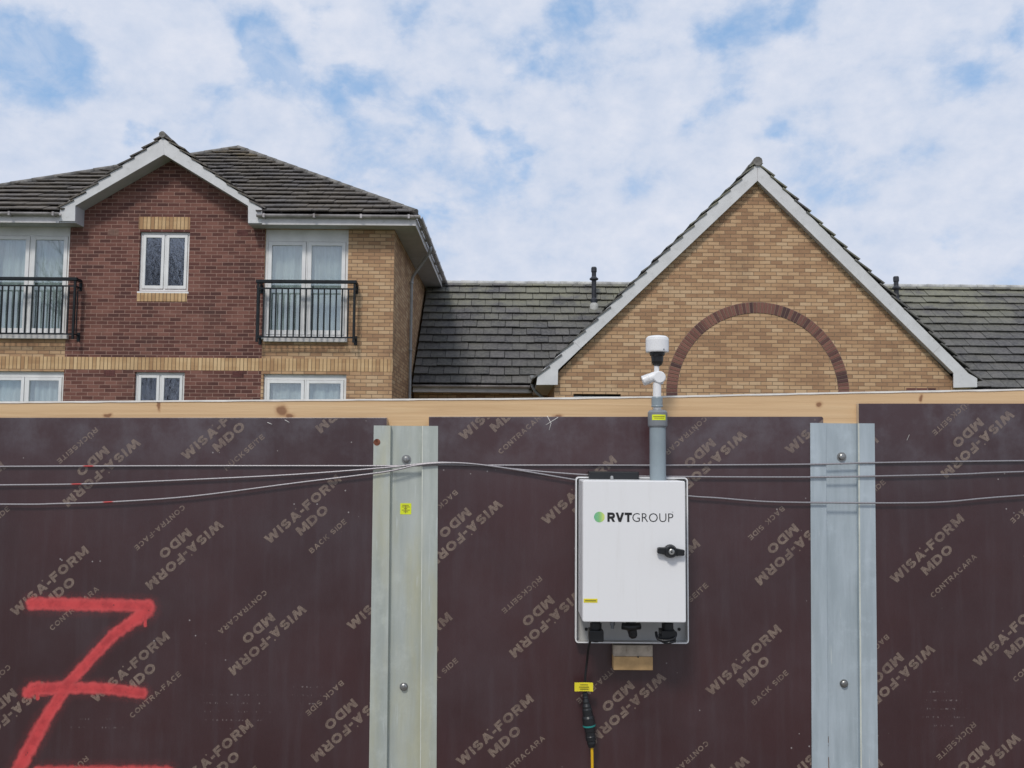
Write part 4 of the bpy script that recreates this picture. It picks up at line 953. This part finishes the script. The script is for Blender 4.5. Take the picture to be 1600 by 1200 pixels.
for pts, dy, lab in wires:
    m = MB(); q = smooth([P(a, b, WY+dy) for a, b in pts], 5)
    m.tube(q, .0034, 8); o = m.build('steel_wire', MT['wire']); tag(o, lab, 'wire', 'steel wires strung along the hoarding')

# ---------------------------------------------------------------- dust monitor
def monitor():
    YR, YD, YB_ = 3.355, 3.165, 3.19
    root = thing('air_monitor', P(988, 1006, 3.3), 'white air quality monitor box with logo door and sensor mast fixed to the dark plywood', 'monitor')
    x0, z1 = F(899.5, 745, YR); x1, z0 = F(1076.5, 1006, YR)
    # tray: rim + side walls + back
    o_ = rr(x0, x1, z0, z1, .012, 6); i_ = rr(x0+.0045, x1-.0045, z0+.0045, z1-.0045, .009, 6); n = len(o_); m = MB(); yb = FY-.003
    vs = [(x, YR, z) for x, z in o_]+[(x, YR, z) for x, z in i_]+[(x, yb, z) for x, z in o_]+[(x, yb-.006, z) for x, z in i_]
    m.add(vs, [(k, 2*n+k, 2*n+(k+1) % n, (k+1) % n) for k in range(n)]+[(n+k, n+(k+1) % n, 3*n+(k+1) % n, 3*n+k) for k in range(n)]+[tuple(2*n+k for k in range(n)), tuple(3*n+k for k in range(n))], .5)
    tray = m.build('mounting_tray', MT['tray'], root)
    m = MB(); m.add([(x, YR-.0004, z) for x, z in o_]+[(x, YR-.0004, z) for x, z in i_]+[(x, YR+.003, z) for x, z in rr(x0-.0006, x1+.0006, z0-.0006, z1+.0006, .0125, 6)], [(k, (k+1) % n, n+(k+1) % n, n+k) for k in range(n)]+[(k, (k+1) % n, 2*n+(k+1) % n, 2*n+k) for k in range(n)], .5)
    m.build('rim', MT['box'], tray)
    m = MB()
    for px, py in ((916, 983), (1061, 983)):
        p = P(px, py, YR)
        m.tubeprof(P(px, py, yb-.006), (0, -1, 0), [(.006, 0), (.006, .004)], 12)
    m.build('screw', MT['black'], tray)
    # enclosure body
    bx0, bz1 = F(909.8, 750.5, YB_); bx1, bz0 = F(1071.5, 972, YB_)
    m = MB(); m.rrect(bx0, bx1, bz0, bz1, YB_-.002, FY-.012, .006); m.build('enclosure', MT['box'], root, bevel=.002)
    m = MB(); m.rrect(bx0+.004, bx1-.002, bz0+.004, bz1-.003, YB_-.0065, YB_-.0022, .006); m.build('gasket', MT['gasket'], root)
    dx0, dz1 = F(911, 750.5, YD); dx1, dz0 = F(1072, 973, YD)
    m = MB(); m.rrect(dx0, dx1, dz0, dz1, YD, YB_-.0068, .006, 6); door = m.build('door', MT['box'], root, bevel=.003)
    # handle
    c = P(1047, 861, YD); m = MB(); m.tubeprof(c, (0, -1, 0), [(.0235, 0), (.0235, .006), (.021, .012), (.021, .024), (.018, .029), (.0, .029)], 28)
    h = m.build('handle', MT['black'], door)
    m = MB(); ang = math.radians(-5)
    for s in (-1, 1):
        pts = [(0, .0165), (.030, .0115), (.045, .0105), (.0475, .007), (.0475, -.007), (.045, -.0105), (.030, -.0115), (0, -.0165)]
        pts = [(s*a, b) for a, b in pts]; pts = [(c.x+a*math.cos(ang)-b*math.sin(ang), c.z+a*math.sin(ang)+b*math.cos(ang)) for a, b in pts]
        m.prism(pts, YD-.022, YD-.006 if s > 0 else YD-.0062)
    m.build('wing', MT['black'], h, bevel=.003)
    m = MB(); m.tubeprof(c+Vector((0, -.0285, 0)), (0, -1, 0), [(.010, 0), (.010, .003), (.008, .004), (0, .004)], 20); m.build('lock', MT['chrome'], h)
    m = MB(); m.tubeprof(c+Vector((0, -.032, 0)), (0, -1, 0), [(.003, 0), (.003, .001)], 12); m.build('keyhole', MT['black'], h)
    # logo
    k = YD/FPX; L1 = MB(); yl = YD-.0006
    def q(px, py): p = P(px, py, YD); return (p.x, p.z)
    block_text(L1, 'RVT', q(949, 815.3), (1, 0), (0, 1), 38*k, 14.4*k, yl, .265, .05); L1.build('logo_lettering', MT['ink'], door)
    L1 = MB(); put_text(L1, 'GROUP', q(988, 815.3), (1, 0), (0, 1), 63.5*k, 14.2*k, yl, -.008); put_text(L1, 'TM', q(1049.3, 801), (1, 0), (0, 1), 2.6*k, 1.4*k, yl, 0); L1.build('logo_lettering', MT['ink'], door)
    e = MB(); cx, cz = q(936.5, 807.8); Rr = 8.2*k; nb = 9; mgr = M('green_stripes'); mgr.col(mgr.ramp(mgr.tint(), [(0, (.06, .46, .21)), (.4, (.10, .50, .13)), (.7, (.33, .62, .12)), (1, (.66, .75, .04))])).rough(.5)
    for i in range(nb):
        a0 = -Rr+2*Rr*i/nb+.0001; a1 = a0+2*Rr/nb*.78; pts = []
        for j in range(5): xx = a0+(a1-a0)*j/4; pts.append((cx+xx, cz+math.sqrt(max(0, Rr*Rr-xx*xx))+.00001))
        for j in range(5): xx = a1+(a0-a1)*j/4; pts.append((cx+xx, cz-math.sqrt(max(0, Rr*Rr-xx*xx))-.00001))
        e.add([(a, yl, b) for a, b in pts], [tuple(range(10))[::-1]], i/(nb-1))
    e.build('logo_emblem', mgr.m, door)
    s = MB(); a = q(912, 941.5); b = q(933.5, 935.5); s.box(a[0], b[0], YD-.0008, YD-.0001, a[1], b[1]); st = s.build('sticker', MT['yellow_lbl'], door)
    s = MB(); a = q(914, 939.4); b = q(931.5, 937.6); s.box(a[0], b[0], YD-.0012, YD-.0009, a[1], b[1]); s.build('print', MT['ink_olive'], st)
    # connectors below the enclosure
    def gl(px, y0, y1, Yc, r, tilt=0):
        a = P(px, y0, Yc); b = P(px+tilt, y1, Yc); ax = (b-a); H = ax.length
        m = MB(); m.tubeprof(a, ax, [(r*.8, 0), (r*.8, H*.2), (r*1.05, H*.2), (r*1.05, H*.55), (r*.9, H*.6), (r*.8, H*.9), (r*.5, H), (0, H)], 8 if tilt else 20, .5); return m
    m = gl(931, 966, 1003, 3.27, .020); p = P(931, 995, 3.26); m.box(p.x-.026, p.x+.026, 3.235, 3.30, P(931, 1003, 3.24).z, P(931, 985, 3.24).z); m.build('connector', MT['black'], root, bevel=.004)
    m = gl(984, 966, 997, 3.24, .019, 6); m.tube([P(972, 978, 3.23), P(985, 980, 3.22), P(1000, 978, 3.23)], .012, 10); m.build('connector', MT['black'], root)
    m = gl(1043, 966, 1003, 3.27, .020); p = P(1043, 995, 3.26); m.box(p.x-.026, p.x+.026, 3.235, 3.30, P(931, 1003, 3.24).z, P(931, 985, 3.24).z)
    m.tube(smooth([P(1025, 987, 3.25), P(1028, 998, 3.235), P(1040, 1001, 3.225), P(1052, 998, 3.23), P(1056, 990, 3.25), P(1050, 984, 3.27)], 5), .0055, 8)
    m.tube(smooth([P(1030, 990, 3.25), P(1036, 1003, 3.235), P(1047, 1004, 3.225), P(1054, 1002, 3.24)], 5), .0045, 8); m.build('connector', MT['black'], root, bevel=.003)
    m = MB(); a = P(958, 982, 3.36)
    m.tubeprof(P(957, 968, 3.26), (0, 0, -1), [(.009, 0), (.009, .02), (.006, .02), (.006, .032)], 10); m.build('cable_gland', MT['pvc_d'], root)
    # dark bracket on the top
    m = MB(); a = P(919, 746, 3.37); b = P(996, 737, 3.37); m.box(a.x, b.x, 3.33, FY-.006, a.z-.01, b.z); m.build('wall_bracket', MT['black'], root, bevel=.002)
    m = MB(); m.tubeprof(P(956, 746.5, 3.22), (0, 0, 1), [(.006, -.004), (.006, .004), (.003, .007), (0, .007)], 12); m.build('bolt', MT['chrome'], root)
    # mast
    YM = 3.285; X_ = P(1027.7, 700, YM).x; k = YM/FPX; zz = lambda y: P(1027, y, YM).z; c = (X_, YM)
    mast = MB().lathe(c, [(12.6*k, z1-.02), (12.6*k, zz(662))], 40).build('mast_pipe', MT['pvc'], root)
    MB().lathe(c, [(13*k, zz(668)), (15*k, zz(665.5)), (15.2*k, zz(664)), (15.2*k, zz(644.5)), (13*k, zz(641.5)), (9*k, zz(640.5)), (7*k, zz(640))], 40).build('socket', MT['pvc_d'], mast)
    a = MB(); r = 15.35*k
    def wrap(mb, w_, ya, yb2, r):
        n = 12
        for i in range(n):
            t0, t1 = -w_+2*w_*i/n, -w_+2*w_*(i+1)/n
            mb.add([(X_+r*math.sin(t0), YM-r*math.cos(t0), zz(yb2)), (X_+r*math.sin(t1), YM-r*math.cos(t1), zz(yb2)), (X_+r*math.sin(t1), YM-r*math.cos(t1), zz(ya)), (X_+r*math.sin(t0), YM-r*math.cos(t0), zz(ya))], [(0, 1, 2, 3)], .5)
    wrap(a, .75, 648.3, 656.8, r); s = a.build('sticker', MT['lime_lbl'], mast); a = MB(); wrap(a, .6, 650.8, 652.0, r+.0003); wrap(a, .5, 653.4, 654.3, r+.0003); a.build('print', MT['ink_olive'], s)
    X0 = X_-.0015; c = (X0, YM)
    MB().lathe(c, [(6.5*k, zz(641)), (7.4*k, zz(640)), (7.4*k, zz(636.5)), (6*k, zz(636)), (6*k, zz(633))], 24).build('thread_ring', MT['chrome'], mast)
    m = MB(); m.lathe(c, [(8.6*k, zz(634)), (8.8*k, zz(633)), (8.8*k, zz(622)), (8*k, zz(620))], 8); m.lathe(c, [(9*k, zz(636)), (9.2*k, zz(634.5)), (8.8*k, zz(633.5))], 24); m.build('coupling_nut', MT['pvc'], mast)
    MB().lathe(c, [(6.4*k, zz(621)), (6.4*k, zz(598))], 28).build('mast_tube', MT['whitep'], mast)
    # tee joint and side probe
    m = MB(); jc = P(1029.5, 590, YM); m.tubeprof(jc+Vector((0, .018, 0)), (0, -1, 0), [(.0, 0), (.019, 0), (.0225, .004), (.0225, .034), (.019, .038), (0, .038)], 28)
    m.lathe((jc.x, YM), [(6.5*k, zz(600)), (7.5*k, zz(596)), (7.2*k, zz(588))], 24); head = m.build('sensor_head', MT['whitep'], root)
    m = MB(); a = P(1026, 587, YM); b = P(1004, 595.5, YM); ax = b-a; H = ax.length
    prof = [(.0165, 0), (.0175, .006)]; t = .008
    prof += [(.0175, H*.5)]
    for i in range(6): h0 = H*(.52+.08*i); prof += [(.019, h0), (.019, h0+H*.045), (.0165, h0+H*.047), (.0165, h0+H*.075)]
    prof += [(.013, H), (0, H)]
    m.tubeprof(a, ax, prof, 24); m.build('side_probe', MT['whitep'], head)
    m = MB(); m.lathe((P(1026, 580, YM).x, YM), [(4*k, zz(588)), (3.9*k, zz(568))], 20); m.build('stem', MT['whitep'], head)
    cc = (P(1027, 560, YM).x, YM)
    m = MB(); m.lathe(cc, [(4.5*k, zz(572)), (7.5*k, zz(569.5)), (9*k, zz(565)), (9.6*k, zz(557)), (11.5*k, zz(555)), (12*k, zz(550))], 32); m.build('inlet_cone', MT['black'], head)
    m = MB(); m.lathe(cc, [(12*k, zz(550.5)), (17*k, zz(550.8)), (17.8*k, zz(549.5)), (18*k, zz(547)), (18*k, zz(532)), (17.3*k, zz(528.3)), (14.5*k, zz(525.8)), (8*k, zz(524.6)), (0, zz(524.3))], 48); cap = m.build('inlet_cap', MT['whitep'], head)
    m = MB(); th = math.radians(25); m.tubeprof((Vector((cc[0]+18*k*math.sin(th), YM-18*k*math.cos(th), zz(547.5)))), (math.sin(th), -math.cos(th), 0), [(.003, -.001), (.003, .001)], 10); m.build('screw', MT['pvc_d'], cap)
monitor()

# wooden block below the box
def block():
    Yb = FY-.048; root = thing('timber_block', P(989, 1047, Yb), 'short pale timber block on the plywood just under the grey box', 'wood block')
    a, b = P(958.5, 1047, Yb), P(1020, 1005, Yb)
    m = MB(); m.box(a.x, b.x, Yb, FY-.001, a.z, P(958, 1026, Yb).z-.0004); m.build('block', MT['plywood_block'], root, bevel=.002)
    m = MB(); m.box(a.x-.0, b.x, Yb+.004, FY-.001, P(958, 1026, Yb).z, P(958, 1008.5, Yb).z)
    for px in (962, 980, 996, 1014): x = P(px, 1010, Yb).x; m.box(x-.003, x+.003, Yb+.001, Yb+.0042, P(958, 1018, Yb).z, P(958, 1009, Yb).z)
    m.build('packing_piece', MT['grey_block'], root, bevel=.0015)
    m = MB(); m.tubeprof(P(997, 1026.5, Yb), (0, -1, 0), [(.003, -.002), (.003, .0015)], 10); m.build('nail', MT['black'], root)
block()

# power lead
def lead():
    Yc = FY-.05; root = thing('power_lead', P(922, 1165, Yc), 'thin black power lead with a yellow tag and plug hanging from the grey box', 'cable')
    m = MB(); m.tube(smooth([P(922, 1002, Yc-.08), P(919.5, 1012, Yc-.06), P(917, 1035, Yc-.01), P(914.5, 1058, Yc), P(914, 1090, Yc)], 6), .0042, 10); m.build('cord', MT['black'], root)
    t = MB(); a, b = P(897.5, 1079.5, Yc-.008), P(926.5, 1066, Yc-.008); bm_z = (a.z+b.z)/2
    n = 8
    for i in range(n):
        xa, xb = a.x+(b.x-a.x)*i/n, a.x+(b.x-a.x)*(i+1)/n; f = lambda x: Yc-.008+.004*math.sin((x-a.x)/(b.x-a.x)*3.1)-.006
        t.add([(xa, f(xa), a.z), (xb, f(xb), a.z-.001), (xb, f(xb), b.z-.001), (xa, f(xa), b.z), (xa, f(xa)+.001, a.z), (xb, f(xb)+.001, a.z-.001), (xb, f(xb)+.001, b.z-.001), (xa, f(xa)+.001, b.z)], [(0, 1, 2, 3), (7, 6, 5, 4), (0, 4, 5, 1), (3, 2, 6, 7)], .5)
    tg = t.build('tag', MT['yellow_lbl'], root)
    s = MB()
    for y_, w_ in ((1069.5, .028), (1073, .036), (1076, .032)):
        p = P(912.5, y_, Yc-.0135); s.box(p.x-w_/2, p.x+w_/2, Yc-.0195, Yc-.019, p.z-.0012, p.z+.0012)
    s.build('print', MT['ink'], tg)
    k = Yc/FPX; o = P(914, 1082, Yc); e = P(925, 1168, Yc); ax = e-o; H = ax.length; f = lambda y: (y-1082)/86*H
    m = MB(); m.tubeprof(o, ax, [(4*k, 0), (4.3*k, f(1086)), (3.4*k, f(1087)), (4.3*k, f(1090)), (3.4*k, f(1091)), (5*k, f(1096)), (5*k, f(1099)), (6.8*k, f(1103)), (6.8*k, f(1106)), (7.6*k, f(1108)), (7.8*k, f(1118)), (9.4*k, f(1121)), (9.7*k, f(1132))], 18)
    pl = m.build('plug', MT['black'], root, label='black inline plug on the lead')
    m = MB(); m.tubeprof(o, ax, [(9.9*k, f(1132)), (9.9*k, f(1134.5))], 24); m.build('ring', MT['teal'], pl)
    m = MB(); m.tubeprof(o, ax, [(8.2*k, f(1134.5)), (8.2*k, f(1142)), (7.4*k, f(1143)), (7.4*k, f(1149)), (8*k, f(1150)), (7.8*k, f(1156)), (6.4*k, f(1157)), (6.8*k, f(1161)), (5*k, f(1167))], 14); m.build('socket', MT['black'], pl)
    for i in range(8):
        pass
    m = MB(); m.tube(smooth([P(924.3, 1162, Yc), P(925, 1172, Yc), P(925.5, 1200, Yc), P(926, 1260, Yc-.005), P(922, 1350, Yc-.02), (P(922, 1350, Yc).x, Yc-.03, .12), (P(922, 1350, Yc).x-.05, Yc-.12, .008), (P(922, 1350, Yc).x-.4, Yc-.5, .006)], 6), .0052, 12)
    tag(m.build('extension_lead', MT['ycable']), 'bright yellow cable hanging down from the black plug', 'cable')
lead()

# bare tree behind the camera, mirrored in the small dark windows
def bare_tree():
    rnd = random.Random(21); root = thing('bare_tree', (-15.3, -4, 0), 'tall leafless tree mirrored in the small dark windows of the red brick bay', 'tree')
    mt = simple('dark_bark', (.05, .042, .035), .9, var=.3, bump=.01)
    tr, cr = MB(), MB()
    def grow(mb, p, d, ln, r, lev):
        pts = [p]; q = p.copy()
        for i in range(4):
            d = (d + Vector((rnd.uniform(-1, 1), rnd.uniform(-1, 1), rnd.uniform(-.3, .7)))*.16).normalized(); q = q + d*ln/4; pts.append(q.copy())
        mb.tube(pts, [r*(1-.12*i) for i in range(5)], 5 if lev > 1 else 8, False)
        if lev >= 7: return
        for i in range(3 if lev < 6 else 2):
            a = Vector((rnd.uniform(-1, 1), rnd.uniform(-1, 1), rnd.uniform(-.15, .9))).normalized()
            grow(cr, pts[rnd.choice([2, 3, 4])] if i else pts[4], (d*.75+a*.8).normalized(), ln*rnd.uniform(.62, .82), r*.6, lev+1)
    grow(tr, Vector((-15.3, -4, 0)), Vector((.03, 0, 1)), 4.0, .30, 0)
    for k in range(5): grow(cr, Vector((-15.3, -4, 2.2+.3*k)), Vector((math.cos(k*1.3), math.sin(k*1.3), .7)).normalized(), 3.0, .12, 2)
    tr.build('trunk', mt, root); cr.build('crown', mt, root)
bare_tree()
